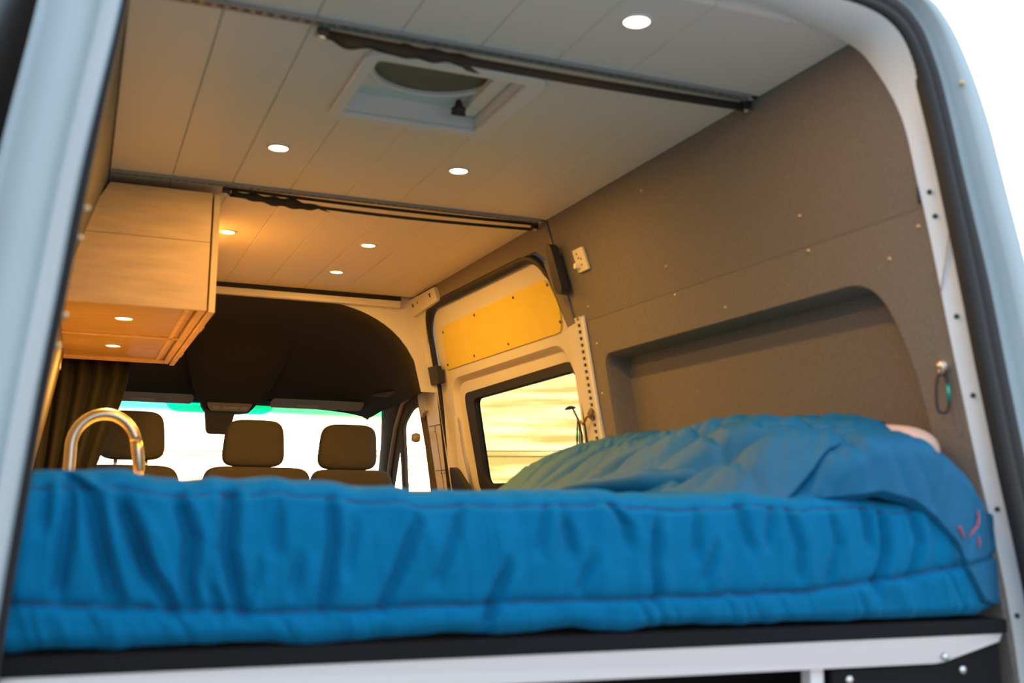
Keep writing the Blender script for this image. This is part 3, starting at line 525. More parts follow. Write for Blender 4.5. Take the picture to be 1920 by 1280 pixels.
downlight(.117, 3.86, 1.532, 'round warm light set under the overhead cabinet near its end panel', None, LW * 1.5)
downlight(.105, 4.60, 1.532, 'round warm light set under the overhead cabinet on the cab side of its cross rail', None, LW * 1.5)

# ================================================================== kitchen counter, faucet, curtain
kc = thing('kitchen_counter', 'maple kitchen counter below the overhead cabinet', 'counter')
box('body', -.12, .36, 3.44, 4.95, .04, .86, 'maple', kc, .004)
box('worktop', -.13, .40, 3.42, 4.97, .86, .90, 'maple_edge', kc, .004)
for k in range(3):
    d = box('cabinet_door', .36, .378, 3.45 + k * .5, 3.94 + k * .5, .10, .84, 'maple', kc, .003)
    lathe('knob', [(0, .025), (.012, .022), (.008, .01), (.006, 0)], (.378, 3.52 + k * .5, .76), (1, 0, 0), 'nickel', d, 10)
fa = thing('kitchen_faucet', 'brushed gooseneck faucet with a pull-down spout on the counter', 'faucet')
FYv = 3.58
arc = [(-.022, .90), (-.022, .99), (-.021, 1.06)] + [(.075 - .096 * math.cos(a), 1.075 + .105 * math.sin(a)) for a in np.linspace(.05, math.pi * .93, 18)]
tube('gooseneck', [(x, FYv, z) for x, z in arc], .0185, 'nickel', fa, 14)
e0 = arc[-1]
tube('spray_head', [(e0[0], FYv, e0[1]), (e0[0] + .006, FYv, e0[1] - .03), (e0[0] + .014, FYv, e0[1] - .09), (e0[0] + .016, FYv, e0[1] - .105)], [.019, .020, .018, .013], 'nickel', fa, 14)
lathe('base', [(.03, 0), (.03, .008), (.022, .014), (.02, .05), (.017, .055)], (-.022, FYv, .90), (0, 0, 1), 'nickel', fa, 16)
tube('lever', [(-.022, FYv + .015, .93), (-.022, FYv + .05, .95), (-.022, FYv + .09, .975)], .007, 'nickel', fa, 8)
cu = thing('cab_curtain', 'dark brown curtain gathered in folds beside the driver seat', 'curtain')
rows = []
for k in range(14):
    u = k / 13; z = 1.545 - u * 1.35; x1 = .19 - .12 * min(1, max(0, (1.42 - z)) / .4)
    rows.append([(-.20 + (x1 + .20) * s, 5.075 + .028 * math.sin(s * 34 + .5 * math.sin(z * 5)) * (1.1 - .3 * u) + .02 * s, z) for s in np.linspace(0, 1, 90)])
co = loft('cloth', rows, 'curtain', cu); m_ = co.modifiers.new('thick', 'SOLIDIFY'); m_.thickness = .003
tube('curtain_rod', [(-.21, 5.09, 1.548), (.33, 5.09, 1.548)], .006, 'black_plastic', cu, 8)
box('wall_bracket', -.135, -.09, 4.93, 5.0, 1.46, 1.51, 'door_paint', tag(thing('curtain_bracket', 'small cream bracket on the wall beside the dark curtain', 'bracket')), .004)

# ================================================================== cab
hl = struct('trim_5', 'dark brown cab headliner sloping down to the windshield')
rows = []
for Y, zc, zs, xw_ in ((5.135, 1.895, 1.46, .80), (5.45, 1.90, 1.46, .84), (5.75, 1.86, 1.455, .865), (6.0, 1.775, 1.45, .88), (6.22, 1.665, 1.445, .89), (6.40, 1.565, 1.435, .90), (6.50, 1.515, 1.43, .905), (6.58, 1.49, 1.43, .91), (6.63, 1.482, 1.42, .915)):
    r = []
    for s in np.linspace(-1, 1, 49):
        a = abs(s); e = max(0, 1 - a ** 3.2) ** .55
        r.append((CX + s * xw_, Y, zs + (zc - zs) * e + .0))
    rows.append(r)
h_ = loft('headliner', rows, 'cab_fabric', hl); m_ = h_.modifiers.new('thick', 'SOLIDIFY'); m_.thickness = .02; m_.offset = 1
loft('cab_roof', [[(CX - 1.0, 5.12, 2.1), (CX + 1.0, 5.12, 2.1)], [(CX - 1.0, 5.7, 2.08), (CX + 1.0, 5.7, 2.08)], [(CX - 1.0, 6.75, 1.56), (CX + 1.0, 6.75, 1.56)]], 'van_paint', hl)
cn = loft('overhead_console', [[(CX + .02 + x * w, Y + dy, z - dz) for x, dy, dz in ((-1, 0, -.09), (-.96, -.005, -.01), (-.85, -.02, .02), (-.5, -.03, .03), (0, -.035, .033), (.5, -.03, .03), (.85, -.02, .02), (.96, -.005, -.01), (1, 0, -.09))]
      for Y, z, w in ((5.50, 2.02, .50), (5.80, 1.91, .40), (6.0, 1.775, .315), (6.15, 1.64, .27), (6.28, 1.535, .225), (6.36, 1.485, .185), (6.40, 1.455, .16), (6.50, 1.44, .15), (6.56, 1.47, .15))], 'cab_fabric', hl)
ov = thing('console_switches', 'grey switch panel and reading lamp on the overhead console tip', 'console')
plate('switch_panel', rnd_poly([(.665, 1.462, .015), (.69, 1.418, .015), (.90, 1.418, .015), (.925, 1.462, .015)]), lambda x, z, off: (x, 6.345 - off + (1.45 - z) * .9 - .012, z), 0, .012, 'cab_plastic', ov, bev=.003)
for xa, xb in ((.755, .845), (.70, .74), (.86, .90)): plate('switch', [(xa, 1.443), (xa, 1.428), (xb, 1.428), (xb, 1.443)], lambda x, z, off: (x, 6.345 - off + (1.45 - z) * .9 - .012, z), .012, .016, 'grey_button', ov)
def visor(x0, x1, lx, label):
    t = thing('sun_visor', label, 'sun visor')
    plate('visor_board', rnd_poly([(x0, 1.462, .02), (x1, 1.462, .02), (x1, 1.506, .02), (x0, 1.506, .02)]), lambda x, z, off: (x, 6.44 - off + (z - 1.48) * -2.2, z), 0, .022, 'cab_plastic', t, bev=.006)
    plate('warning_label', [(lx, 1.468), (lx + .13, 1.468), (lx + .13, 1.48), (lx, 1.48)], lambda x, z, off: (x, 6.417 - off + (z - 1.48) * -2.2, z), 0, .002, 'grey_button', t)
    tube('hinge_rod', [(x0 - .02, 6.45, 1.50), (x0 + .05, 6.43, 1.50)], .008, 'black_plastic', t, 8)
visor(.14, .598, .26, 'grey sun visor folded up above the driver seat')
visor(1.045, 1.60, 1.20, 'grey sun visor folded up above the passenger bench')
mi = thing('mirror_housing', 'dark sensor housing hanging from the windshield below the console', 'sensor housing')
plate('housing', rnd_poly([(.668, 1.425), (.685, 1.31, .02), (.70, 1.292, .02), (.815, 1.292, .02), (.835, 1.425)]), lambda x, z, off: (x, 6.42 + off - (z - 1.35) * .5, z), 0, .06, 'dark_trim', mi, bev=.008)
tube('mount', [(.76, 6.45, 1.40), (.76, 6.53, 1.45)], .015, 'black_plastic', mi, 8)
# windshield
ws = struct('window_1', 'windshield with a green shade band along its top')
wp = lambda x, s, off: (x, 6.63 + .72 * s + .02 * off - .13 * ((x - CX) / 1.13) ** 2, 1.492 - .62 * s)
V = [[wp(x, s, 0) for x in np.linspace(-.36, 1.91, 21)] for s in np.linspace(0, 1, 9)]
loft('pane', V, 'windshield_glass', ws)
fr_ = rnd_poly([(.44, -.02), (1.12, -.02), (1.06, .10, .05), (.50, .10, .05)])
plate('sensor_frit', fr_, lambda x, s, off: (lambda q: (q[0], q[1] - .012 - off, q[2]))(wp(x, s, 0)), 0, .002, 'frit_glass', ws)
# A pillars, cab doors
def cab_side(sd_, name, label):
    M = (lambda y, z, off: (Xw(z) + .035 + off, y, z)) if sd_ > 0 else (lambda y, z, off: (2 * CX - Xw(z) - .035 - off, y, z))
    t = struct(name, label)
    win = rnd_poly([(5.49, .96), (5.49, 1.42, .03), (5.66, 1.425, .08), (5.875, 1.345, .05), (6.01, .96)], 6)
    qu = rnd_poly([(6.085, .96), (5.985, 1.275, .02), (6.33, .96, .02)], 4)
    plate('door_panel', [(5.33, .05), (5.33, 1.50), (5.70, 1.50), (5.96, 1.39), (6.42, 1.0), (6.50, .90), (6.50, .05)], M, 0, .018, 'dark_trim', t, holes=[win, qu], cuts=(.6, 1.078))
    plate('pane', [(5.48, .94), (5.48, 1.44), (5.68, 1.44), (5.86, 1.36), (6.0, .94)], M, .019, .022, 'clear_glass', t)
    plate('quarter_pane', [(6.06, .94), (5.97, 1.28), (6.36, .94)], M, .019, .022, 'clear_glass', t)
    tube('window_channel', [M(6.03, .90, -.004), M(5.89, 1.345, -.004), M(5.67, 1.436, -.004), M(5.48, 1.44, -.004)], .006, 'dark_trim', t, 8)
    tube('inner_trim_strip', [M(6.42, .92, -.012), M(6.20, 1.15, -.012), M(5.99, 1.335, -.012), M(5.78, 1.46, -.012), M(5.60, 1.49, -.012)], .013, 'cab_plastic', t, 8)
    mx_ = (lambda p: p) if sd_ > 0 else (lambda p: (2 * CX - p[0], p[1], p[2]))
    inner = [M(5.50, 1.50, -.012), M(5.70, 1.495, -.012), M(5.96, 1.385, -.012), M(6.20, 1.185, -.012), M(6.42, .99, -.012), M(6.52, .86, -.012)]
    outer = [mx_(p) for p in ((1.60, 6.36, 1.545), (1.70, 6.42, 1.51), (1.735, 6.47, 1.462), (1.785, 6.65, 1.29), (1.84, 6.86, 1.10), (1.905, 7.12, .90))]
    midl = [tuple((a + b_) / 2 + (d_ if c_ == 0 else 0) for c_, (a, b_) in enumerate(zip(p, q))) for p, q, d_ in zip(inner, outer, [-.03 * sd_] * 6)]
    pc = loft('pillar_cover', [inner, midl, outer], 'dark_trim', t); m_ = pc.modifiers.new('thick', 'SOLIDIFY'); m_.thickness = .012
    tube('door_frame', [M(5.40, .3, -.005), M(5.41, 1.2, -.005), M(5.41, 1.40, -.01), M(5.45, 1.52, -.015)], [.03, .03, .03, .03], 'dark_trim', t, 10)
    lathe('belt_anchor', [(0, -.03), (.02, -.028), (.026, -.01), (.022, .01)], M(5.45, 1.25, -.06), (1, 0, 0), 'cab_plastic', t, 12)
    box('lower_fill', *(sorted((M(0, .3, .02)[0], M(0, .3, .09)[0]))), 6.35, 7.4, 0, .95, 'dark_trim', t)
cab_side(1, 'door_3', 'dark passenger cab door with window and quarter glass')
cab_side(-1, 'door_4', 'dark driver cab door with window and quarter glass')
da = thing('dashboard', 'dark dashboard below the windshield', 'dashboard')
loft('top_pad', [[(x, Y, z) for x in np.linspace(-.25, 1.80, 12)] for Y, z in ((6.62, .3), (6.60, .84), (6.66, .90), (6.85, .925), (7.34, .87), (7.4, .3))], 'dark_trim', da)
box('glove_box', 1.1, 1.6, 6.585, 6.62, .55, .78, 'cab_plastic', da, .008)
# seats
def soft(name, c, hx, hy, hz, material, parent, px=3.2, tilt=0., taper=.06, n=26):
    """rounded cushion"""
    V, F = [], []; m2 = n
    sg = lambda v, e: math.copysign(abs(v) ** e, v)
    for i in range(n + 1):
        v = -math.pi / 2 + math.pi * i / n
        for k in range(m2):
            w = 2 * math.pi * k / m2
            z = sg(math.sin(v), 2 / px); cc = sg(math.cos(v), 2 / px)
            x = cc * sg(math.cos(w), 2 / px); y = cc * sg(math.sin(w), 2 / px)
            x *= 1 - taper * z
            V.append((c[0] + hx * x, c[1] + hy * y + tilt * hz * z, c[2] + hz * z))
    for i in range(n):
        for k in range(m2): a = i * m2 + k; b_ = i * m2 + (k + 1) % m2; F.append((a, b_, b_ + m2, a + m2))
    o = mk(name, V, F, material, parent, True); return o
def headrest(x, z, parent, Y=5.72):
    h = soft('headrest', (x, Y, z), .154, .055, .122, 'seat_fabric', parent, 4.6, -.12, .065)
    for s in (-1, 1): tube('headrest_post', [(x + s * .072, Y + .012, z - .11), (x + s * .075, Y + .02, z - .21)], .009, 'nickel' if parent is SEAT else 'black_plastic', h, 8)
SEAT = thing('driver_seat', 'dark fabric driver seat beside the curtain', 'seat')
soft('backrest', (.25, 5.76, .765), .25, .08, .315, 'seat_fabric', SEAT, 7, -.15, .06)
soft('cushion', (.25, 6.02, .42), .26, .27, .09, 'seat_fabric', SEAT, 4.5)
box('pedestal', .05, .45, 5.80, 6.2, .0, .34, 'black_plastic', SEAT, .01)
headrest(.25, 1.228, SEAT)
BEN = thing('passenger_bench', 'dark fabric two-person passenger bench with two headrests', 'seat')
soft('backrest', (.875, 5.76, .766), .285, .08, .318, 'seat_fabric', BEN, 9, -.15, .05)
soft('backrest', (1.375, 5.76, .762), .225, .08, .318, 'seat_fabric', BEN, 9, -.15, .05)
soft('cushion', (1.10, 6.02, .42), .50, .27, .09, 'seat_fabric', BEN, 5.5)
box('pedestal', .68, 1.52, 5.80, 6.2, .0, .34, 'black_plastic', BEN, .01)
headrest(.852, 1.205, BEN); headrest(1.352, 1.20, BEN)

# ================================================================== bed
bd = thing('bed_platform', 'black bed platform on a brushed aluminium rail across the rear doorway', 'bed')
BX0, BX1 = -.19, 1.762  # bed and comforter numbers scaled about the camera to a greater depth
box('deck', BX0, BX1, 1.681, 3.36, .677, .705, 'bed_black', bd, .004)
plate('front_rail', [(BX0, .636), (1.581, .625), (1.60, .627), (1.745, .660), (1.755, .677), (BX0, .677)], lambda x, z, off: (x, 1.689 + off, z), 0, .04, 'aluminium', bd, bev=.0015)
box('rear_rail', BX0, 1.70, 3.30, 3.34, .635, .677, 'aluminium', bd, .002)
plate('corner_bracket', [(1.34, .40), (1.34, .621), (1.575, .621), (1.61, .625), (1.75, .656), (1.765, .40)], lambda x, z, off: (x, 1.698 + off, z), 0, .012, 'bed_black', bd)
for x, z in ((1.375, .603), (1.652, .609)): lathe('bolt', [(0, -.008), (.007, -.007), (.009, -.002), (.009, .002)], (x, 1.698, z), (0, 1, 0), 'steel', bd, 8)
lathe('bolt', [(0, -.005), (.006, -.004), (.008, .001)], (1.602, 1.687, .637), (0, 1, 0), 'steel', bd, 8)
for x in (-.05, 1.30):
    for y in (1.712, 3.305): box('support_leg', x, x + .03, y, y + .03, .0, .633, 'white_plastic', bd, .002)
box('garage_dark_sheet', -.15, 1.74, 2.0, 2.02, .0, .67, 'bed_black', bd, .002)  # black sheet added to paint the darkness of the storage space
cf_ = thing('comforter', 'quilted blue comforter draped over the bed and bunched up by the felt wall', 'comforter')
# --- draped front: columns over x, rows along the cloth from the top, over the front edge, down to the deck
nx, ns = 760, 150
xs = np.linspace(-.19, 1.764, nx); ss = np.linspace(0, 1, ns)
X, S = np.meshgrid(xs, ss)
ztop = .9465 + .022 * np.exp(-((X + .03) / .13) ** 2) + .010 * np.exp(-((X - .25) / .2) ** 2) + .009 * vnoise(X * 13) + .006 * vnoise(X * 31 + 9)
zbot = .713 + .012 * vnoise(X * 9 + 40) * (X < 1.2) - .004 * np.exp(-((X - .36) / .1) ** 2)
edge = np.clip((X - 1.64) / .124, 0, 1)                                  # rounded right end
arc_ = np.clip((S - .25) / .17, 0, 1) * math.pi / 2; dn = np.clip((S - .42) / .58, 0, 1)
topl = np.clip(S / .25, 0, 1); RR = .04
Yf = 1.684 + .05 * edge ** 2
Yv = Yf + RR + (3.35 - Yf - RR) * (1 - topl) ** 2
Zv = ztop.copy(); m_arc = S > .25
Yv = np.where(m_arc, Yf + RR - RR * np.sin(arc_), Yv); Zv = np.where(m_arc, ztop - RR * (1 - np.cos(arc_)), Zv)
zs0 = ztop - RR
Zv = np.where(S > .42, zs0 + (zbot - zs0) * dn, Zv)
bulge = np.sin(np.pi * np.clip((S - .25) / .75, 0, 1)) * .012
slant = .12 * vnoise(X * 2.1 + 3)
U = X + slant * (Zv - .83) * 4
soft_ = .85 + .9 * vnoise2(X * 9 + 3, Zv * 14)
sab = lambda v: np.sqrt(v * v + .004)
pl_ = (sab(vnoise(U * 15 + 5)) * 1.2 + sab(vnoise(U * 33 + 17)) * .7 + .25 * sab(vnoise(U * 70 + 3))) * soft_ - .35
pl2 = sab(vnoise((X + .6 * (Zv - .74)) * 34 + 60)) * 1.2 + sab(vnoise((X + .3 * (Zv - .74)) * 63 + 21)) * .5
zseam = np.interp(X, [-.1, .28, .69, 1.27, 1.53, 1.74], [.782, .757, .763, .769, .798, .826])
low = np.clip((zseam + .006 - Zv) / .012, 0, 1)
puck = .015 * pl_ * (1 - low) + .011 * pl2 * low
# the long creases one can follow down the drape
CREASES = [[(-.013, .965), (-.006, .92), (-.009, .853), (-.014, .797)], [(-.026, .969), (.017, .936), (.038, .86), (.067, .777)], [(.063, .921), (.083, .875), (.108, .825), (.145, .764)],
 [(.143, .922), (.163, .867), (.161, .806), (.169, .767)], [(.218, .946), (.216, .852), (.23, .804), (.242, .758)], [(.291, .907), (.289, .851)], [(.371, .924), (.377, .859), (.366, .762)], [(.325, .831), (.318, .791)],
 [(.51, .888), (.485, .821), (.461, .76)], [(.587, .909), (.548, .799)], [(.667, .819), (.649, .772), (.634, .726)], [(.091, .86), (.109, .806)], [(.192, .805), (.213, .755)], [(-.04, .95), (-.039, .883)], [(.261, .82), (.255, .785)], [(.41, .883), (.40, .822)],
 [(.739, .91), (.725, .849)], [(.859, .93), (.89, .889), (.895, .857)], [(.951, .889), (.942, .816), (.95, .766)], [(.824, .83), (.804, .782)], [(1.123, .932), (1.13, .885), (1.141, .847)], [(1.23, .914), (1.249, .846), (1.25, .798)],
 [(1.327, .905), (1.337, .855), (1.316, .787)], [(1.409, .925), (1.412, .855)], [(1.45, .916), (1.449, .835), (1.424, .77)], [(1.035, .903), (1.029, .838)], [(1.067, .847), (1.044, .791)], [(1.518, .916), (1.528, .855), (1.505, .794)], [(1.195, .914), (1.181, .856)], [(.773, .902), (.788, .84)]]
for n_, c in enumerate(CREASES):
    zz = [p[1] for p in c][::-1]; xx = [p[0] for p in c][::-1]
    xc = np.interp(Zv, zz, xx); big = .024 if n_ in (1, 2, 3, 4) else (.018 if n_ in (0, 6, 8, 10, 18, 24) else .013)
    fade = np.clip((Zv - zz[0] + .02) / .03, 0, 1) * np.clip((zz[-1] + .025 - Zv) / .04, 0, 1)
    wd = .012 if big > .02 else .0095
    puck -= big * fade * (np.exp(-((X - xc) / wd) ** 2) - .35 * np.exp(-((X - xc - .02) / .014) ** 2))
seamg = np.exp(-((Zv - zseam) / .0045) ** 2) * (S > .42)
seam2 = np.exp(-((Zv - (ztop - .026)) / .004) ** 2) * m_arc
puff = .005 * (1 - np.exp(-((Zv - zseam) / .012) ** 2))
disp = bulge + (puck + puff) * np.clip((S - .26) / .12, 0, 1) - .008 * seamg - .004 * seam2
tuck = np.clip((S - .93) / .07, 0, 1) ** 2 * .02
Yv = np.maximum(Yv - np.where(m_arc, disp, 0) + tuck, 1.655)
Zv = Zv + .004 * vnoise2(X * 30, S * 12)
V = np.stack([X.ravel(), Yv.ravel(), Zv.ravel()], 1)
F = [(j * nx + i, j * nx + i + 1, (j + 1) * nx + i + 1, (j + 1) * nx + i) for j in range(ns - 1) for i in range(nx - 1)]
dr = mk('front_drape', V.tolist(), F, 'blanket', cf_, True, fix=False)
def seam_line(zfun, rowmin, name='stitching'):
    pts = []; col = [j for j in range(ns) if ss[j] > rowmin]
    for i in range(4, nx - 6, 3):
        j = min(col, key=lambda q: abs(Zv[q, i] - zfun(i)))
        pts.append((X[j, i], Yv[j, i] - .0008, Zv[j, i]))
    P = np.array(pts)
    for _ in range(2): P[1:-1] = (P[:-2] + P[1:-1] * 2 + P[2:]) / 4
    tube(name, [tuple(p) for p in P], .001, 'thread', dr, 5)
seam_line(lambda i: zseam[0, i], .42); seam_line(lambda i: ztop[0, i] - .026, .25)

# --- bunched upper layer by the wall, its front corner hanging over the edge
nx2, ns2 = 260, 420
xs2 = np.linspace(1.02, 1.762, nx2); ss2 = np.linspace(0, 1, ns2); X2, S2 = np.meshgrid(xs2, ss2)
yfr = 1.652 - .004 * np.clip((X2 - 1.4) / .2, 0, 1) + .05 * np.clip((X2 - 1.64) / .11, 0, 1) ** 2
flat_ = np.clip(S2 / .72, 0, 1); Y2 = 3.36 + (yfr + .055 - 3.36) * flat_
A = hermite(Y2, [1.64, 1.70, 1.76, 1.83, 1.92, 2.05, 2.35, 2.60, 2.90, 3.12, 3.27, 3.36], [.085, .105, .128, .148, .163, .166, .148, .142, .120, .085, .022, .0])
x0h = np.interp(Y2, [1.64, 1.8, 2.2, 2.8, 3.2, 3.36], [1.30, 1.17, 1.08, 1.10, 1.18, 1.22]); wdt = np.interp(Y2, [1.6, 1.8, 2.4, 3.3], [.22, .30, .38, .34])
st = np.clip((X2 - x0h) / wdt, 0, 1); st = 1 - (1 - st) ** 2.0
st = st * st * (3 - 2 * st) * .5 + st * .5
stq = np.clip(st * 1.4, 0, 1)
fallw = np.clip((X2 - 1.56) / .19, 0, 1); fallw = fallw * fallw * (3 - 2 * fallw) * .9 * np.clip((2.02 - Y2) / .22, 0, 1)
st = st * (1 - fallw)
H = .932 + (A + .020) * st
qd = (Y2 + .30 * (X2 - 1.3) + .02 * vnoise(X2 * 5 + 3)) / np.where(Y2 > 2.5, .125, .17); fr1 = np.abs(qd - np.round(qd))
H += stq * ((.020 + .012 * np.clip((Y2 - 2.3) / .4, 0, 1)) * (1 - (1 - np.minimum(1, fr1 / .32)) ** 2) - .016)
qx = (X2 - .20 * (Y2 - 2.0)) / .19 + .3; fr2 = np.abs(qx - np.round(qx))
H += stq * np.clip((2.5 - Y2) / .3, 0, 1) * (-.014 * np.exp(-(fr2 / .06) ** 2))
H += .016 * vnoise2(X2 * 9 + Y2 * 3, Y2 * 7 - X2 * 2) * stq + .020 * (np.abs(vnoise2(X2 * 13 + Y2 * 12, Y2 * 5)) - .15) * stq * np.clip((2.5 - Y2) / .4, 0, 1)
H += (.014 * np.sqrt(vnoise2(X2 * 20 - Y2 * 17 + 7, Y2 * 6 + X2 * 5) ** 2 + .002) + .009 * np.abs(vnoise2(X2 * 40 - Y2 * 30 + 7, Y2 * 9 + X2 * 11))) * stq
for a0, b0, a1, b1, dp, wd in ((1.18, 1.98, 1.44, 1.76, .030, .016), (1.24, 2.18, 1.50, 1.84, .018, .013), (1.13, 2.35, 1.34, 2.08, .026, .018), (1.34, 1.90, 1.62, 1.73, .016, .011), (1.40, 2.05, 1.66, 1.90, .012, .010), (1.14, 2.6, 1.4, 2.4, .02, .014)):
    dx, dy = a1 - a0, b1 - b0; ll = math.hypot(dx, dy); tt_ = np.clip(((X2 - a0) * dx + (Y2 - b0) * dy) / ll ** 2, 0, 1)
    dd = np.hypot(X2 - a0 - tt_ * dx, Y2 - b0 - tt_ * dy); H -= dp * np.exp(-(dd / wd) ** 2) * np.clip(st * 2, 0, 1)
drop = np.clip((S2 - .72) / .28, 0, 1)
zend = np.interp(X2, [1.02, 1.33, 1.44, 1.51, 1.57, 1.62, 1.648, 1.69, 1.752], [.925, .930, .945, .930, .894, .842, .786, .735, .722])
r2 = .05; Ltot = math.pi / 2 * r2 + np.clip((H - r2) - zend, 0.0, 1); dist = drop * np.maximum(Ltot, .01)
th = np.clip(dist / r2, 0, math.pi / 2); over = S2 > .72
Y2 = np.where(over, yfr + .055 - r2 * np.sin(th), Y2); Z2 = np.where(over, H - r2 * (1 - np.cos(th)) - np.clip(dist - math.pi / 2 * r2, 0, 1), H)
Z2 = np.maximum(Z2, np.minimum(zend, H) - .002)
ripple = .016 * (np.abs(vnoise((X2 + .45 * (Z2 - .9)) * 20 + 11)) + .5 * np.abs(vnoise((X2 - .5 * (Z2 - .8)) * 38)) - .2)
frontmask = np.clip(dist / .06, 0, 1)
Y2 = Y2 - np.where(over, ripple * frontmask, 0) + np.where(over, .03 * np.clip((zend + .012 - Z2) / .014, 0, 1), 0)
s3z = np.interp(X2, [1.60, 1.75], [.806, .830]); Y2 = Y2 + np.where(over, .010 * np.exp(-((Z2 - s3z) / .005) ** 2), 0)
sink = np.clip((1.40 - X2) / .10, 0, 1); Y2 = Y2 + np.where(over, sink * .05, 0)     # left of the corner the edge lies behind the rim
V2 = np.stack([X2.ravel(), Y2.ravel(), Z2.ravel()], 1)
F2 = [(j * nx2 + i, j * nx2 + i + 1, (j + 1) * nx2 + i + 1, (j + 1) * nx2 + i) for j in range(ns2 - 1) for i in range(nx2 - 1)]
tp = mk('bunched_fold', V2.tolist(), F2, 'blanket_shaded', cf_, True, fix=False)
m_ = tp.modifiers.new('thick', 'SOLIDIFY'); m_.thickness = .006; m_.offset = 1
rl = np.array([(1.06, 2.30, .955), (1.13, 2.12, .968), (1.22, 1.98, .974), (1.34, 1.85, .978), (1.45, 1.765, .968), (1.545, 1.715, .935), (1.605, 1.69, .878), (1.638, 1.684, .82), (1.655, 1.684, .765)])
rr_ = np.array([.012, .022, .030, .034, .032, .026, .022, .018, .010]); tq = np.linspace(0, 8, 90)
P_ = np.stack([hermite(tq, np.arange(9), rl[:, c]) for c in range(3)], 1); rq = hermite(tq, np.arange(9), rr_) * (1 + .35 * vnoise(tq * 3.1) + .2 * vnoise(tq * 7.7))
tube('rolled_hem', [tuple(p) for p in P_], [float(r) for r in rq], 'blanket_shaded', cf_, 18)
def on_fold(x, z):
    i = int(np.argmin(np.abs(xs2 - x))); col = [j for j in range(ns2) if ss2[j] > .74]
    j = min(col, key=lambda q: abs(Z2[q, i] - z)); return (x, float(Y2[j, i]) - .002, z)
for pts in ([(1.640, .868), (1.654, .880), (1.668, .891), (1.673, .905), (1.670, .922)], [(1.668, .870), (1.670, .858), (1.668, .848)], [(1.609, .883), (1.615, .889), (1.621, .879), (1.627, .866)]):
    em = tube('embroidery', [on_fold(x, z) for x, z in pts], [.0012] + [.0028] * (len(pts) - 2) + [.0012], 'red_thread', tp, 6)
    em['label'] = 'red embroidered mark'
pi = thing('pillow', 'pale pink pillow peeking out under the bunched comforter by the felt wall', 'pillow')
soft('cushion', (1.645, 1.93, 1.035), .065, .19, .070, 'pillow_pink', pi, 2.6, 0, 0, 30)

# ================================================================== things on the felt wall
rm = thing('remote_control', 'black handheld remote in a wall cradle on the felt wall', 'remote')
plate('cradle', rnd_poly([(3.452, 1.665, .015), (3.448, 1.80, .01), (3.41, 1.80, .01), (3.40, 1.665, .02)]), WR, -.022, -.005, 'black_plastic', rm, bev=.003)
plate('handset', rnd_poly([(3.436, 1.655, .03), (3.42, 1.83, .02), (3.375, 1.83, .02), (3.372, 1.655, .03)]), WR, -.052, -.020, 'black_plastic', rm, bev=.007)
for k in range(4): plate('button', [(3.4415, 1.682 + k * .022), (3.4415, 1.692 + k * .022), (3.425, 1.692 + k * .022), (3.425, 1.682 + k * .022)], WR, -.026, -.021, 'grey_button', rm)
sw = thing('switch_plate', 'cream switch plate with socket on the felt wall beside the remote', 'switch')
swp = plate('plate', rnd_poly([(3.292, 1.712, .004), (3.296, 1.788, .004), (3.218, 1.788, .004), (3.213, 1.712, .004)]), WR, -.013, -.0045, 'outlet_cream', sw, bev=.002)
box('rocker', Xw(1.73) - .03, Xw(1.73) - .012, 3.268, 3.286, 1.722, 1.742, 'outlet_cream', sw, .003)
for y, z in ((3.262, 1.757), (3.246, 1.752), (3.268, 1.772), (3.25, 1.733)): lathe('socket_hole', [(0, -.001), (.0035, -.001), (.004, 0)], WR(y, z, -.0133), (1, 0, .3), 'dark_screw', sw, 8)

def carabiner(name, c, h, w, ry, label, dirn, gate):
    """loop in the plane spanned by dirn and z"""
    d = Vector(dirn).normalized(); t = thing(name, label, 'carabiner'); c = Vector(c)
    P = []
    for k in range(32):
        a = 2 * math.pi * k / 32; ca, sa = math.cos(a), math.sin(a)
        x = math.copysign(abs(ca) ** .55, ca) * w * (1 + .12 * sa * -1); z = math.copysign(abs(sa) ** .9, sa) * h
        P.append(c + d * x + Vector((0, 0, z)))
    tube('frame', P, ry, 'black_plastic', t, 8, True)
    g0 = c + d * gate * w * 1.0
    tube('gate', [g0 + Vector((0, 0, -h * .45)), g0 + Vector((0, 0, h * .5))], ry * 1.35, 'teal_anodized', t, 10)
    return t, c + Vector((0, 0, h))
t, topc = carabiner('carabiner', (Xw(1.165) - .022, 1.742, 1.163), .041, .0125, .0032, 'black carabiner with a teal gate hanging beside the rear doorway', (.55, -.83, 0), 1)
hk = thing('wall_hook', 'small metal hook on the felt wall holding the carabiner', 'hook')
lathe('hook_base', [(0, -.02), (.009, -.018), (.013, -.006), (.013, 0)], WR(1.742, 1.223, 0), (1, 0, .15), 'nickel', hk, 14)
tube('hook_ring', [topc + Vector((.006 * math.cos(a), .012 * math.cos(a), .012 + .012 * math.sin(a))) for a in np.linspace(0, 2 * math.pi, 16, endpoint=False)], .0025, 'nickel', hk, 6, True)
t, topc = carabiner('carabiner', (Xw(1.16) - .03, 3.50, 1.165), .05, .014, .003, 'teal gated carabiner tied to the slotted track by the sliding door', (.1, 1, 0), 1)
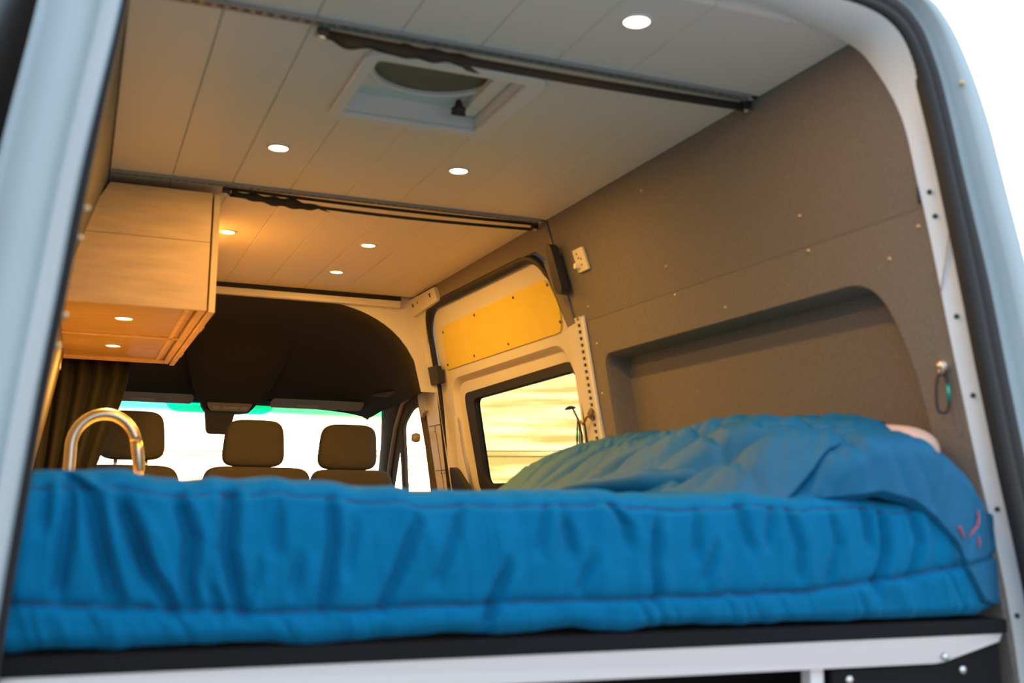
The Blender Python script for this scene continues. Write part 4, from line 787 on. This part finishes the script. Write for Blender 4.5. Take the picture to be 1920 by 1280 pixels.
kt = thing('cord_knot', 'brown cord knot tied into the slotted track', 'cord')
tube('knot', [WR(3.395, 1.215, -.012), WR(3.41, 1.228, -.02), WR(3.38, 1.238, -.022), WR(3.40, 1.25, -.014), WR(3.415, 1.235, -.018), WR(3.40, 1.222, -.012)], .007, 'cord', kt, 8)
tube('tail', [WR(3.40, 1.232, -.014), WR(3.43, 1.225, -.02), WR(3.46, 1.20, -.025), tuple(topc + Vector((0, -.01, 0)))], .004, 'cord', kt, 8)

# ================================================================== outside: power lines and a street lamp
for nm, za, zb in (('lower of two black power lines strung past the van windows', 3.82, 4.52), ('upper of two black power lines strung past the van windows', 4.10, 4.98)):
    pts = [(-30 + 90 * k / 24, 80.0, float(np.interp(-30 + 90 * k / 24, [-30, 6.8, 38.5, 60], [za - .5, za, zb, zb + .5]))) for k in range(25)]
    tag(tube('power_line', pts, .04, 'wire_black', None, 6), nm, 'power line')
sp_ = thing('street_lamp', 'street lamp on a tall curved pole seen through the sliding door window', 'street lamp')
tube('pole', [(21.75, 45, -.65), (21.72, 45, 2.5), (21.65, 45, 4.0), (21.45, 45, 4.7), (21.2, 45, 5.15)], [.10, .08, .06, .05, .05], 'pole_grey', sp_, 8)
lathe('lamp_head', [(0, .10), (.16, .06), (.28, -.02), (.24, -.08), (0, -.09)], (21.05, 45, 5.2), (-.2, 0, 1), 'pole_grey', sp_, 12)
tube('guy_wire', [(21.66, 45, 3.9), (21.72, 45, 1.0)], .02, 'wire_black', sp_, 5)
# origins: put each Empty at the base of its thing
bpy.context.view_layer.update()
for o in list(SC.objects):
    if o.type == 'EMPTY' and o.parent is None and o.children:
        pts = [Vector(v) for c in o.children_recursive if c.type == 'MESH' for v in c.bound_box]
        if not pts: continue
        lo = Vector([min(p[i] for p in pts) for i in range(3)]); hi = Vector([max(p[i] for p in pts) for i in range(3)])
        o.location = ((lo.x + hi.x) / 2, (lo.y + hi.y) / 2, lo.z)
        for c in o.children: c.matrix_parent_inverse = Matrix.Translation(-o.location)
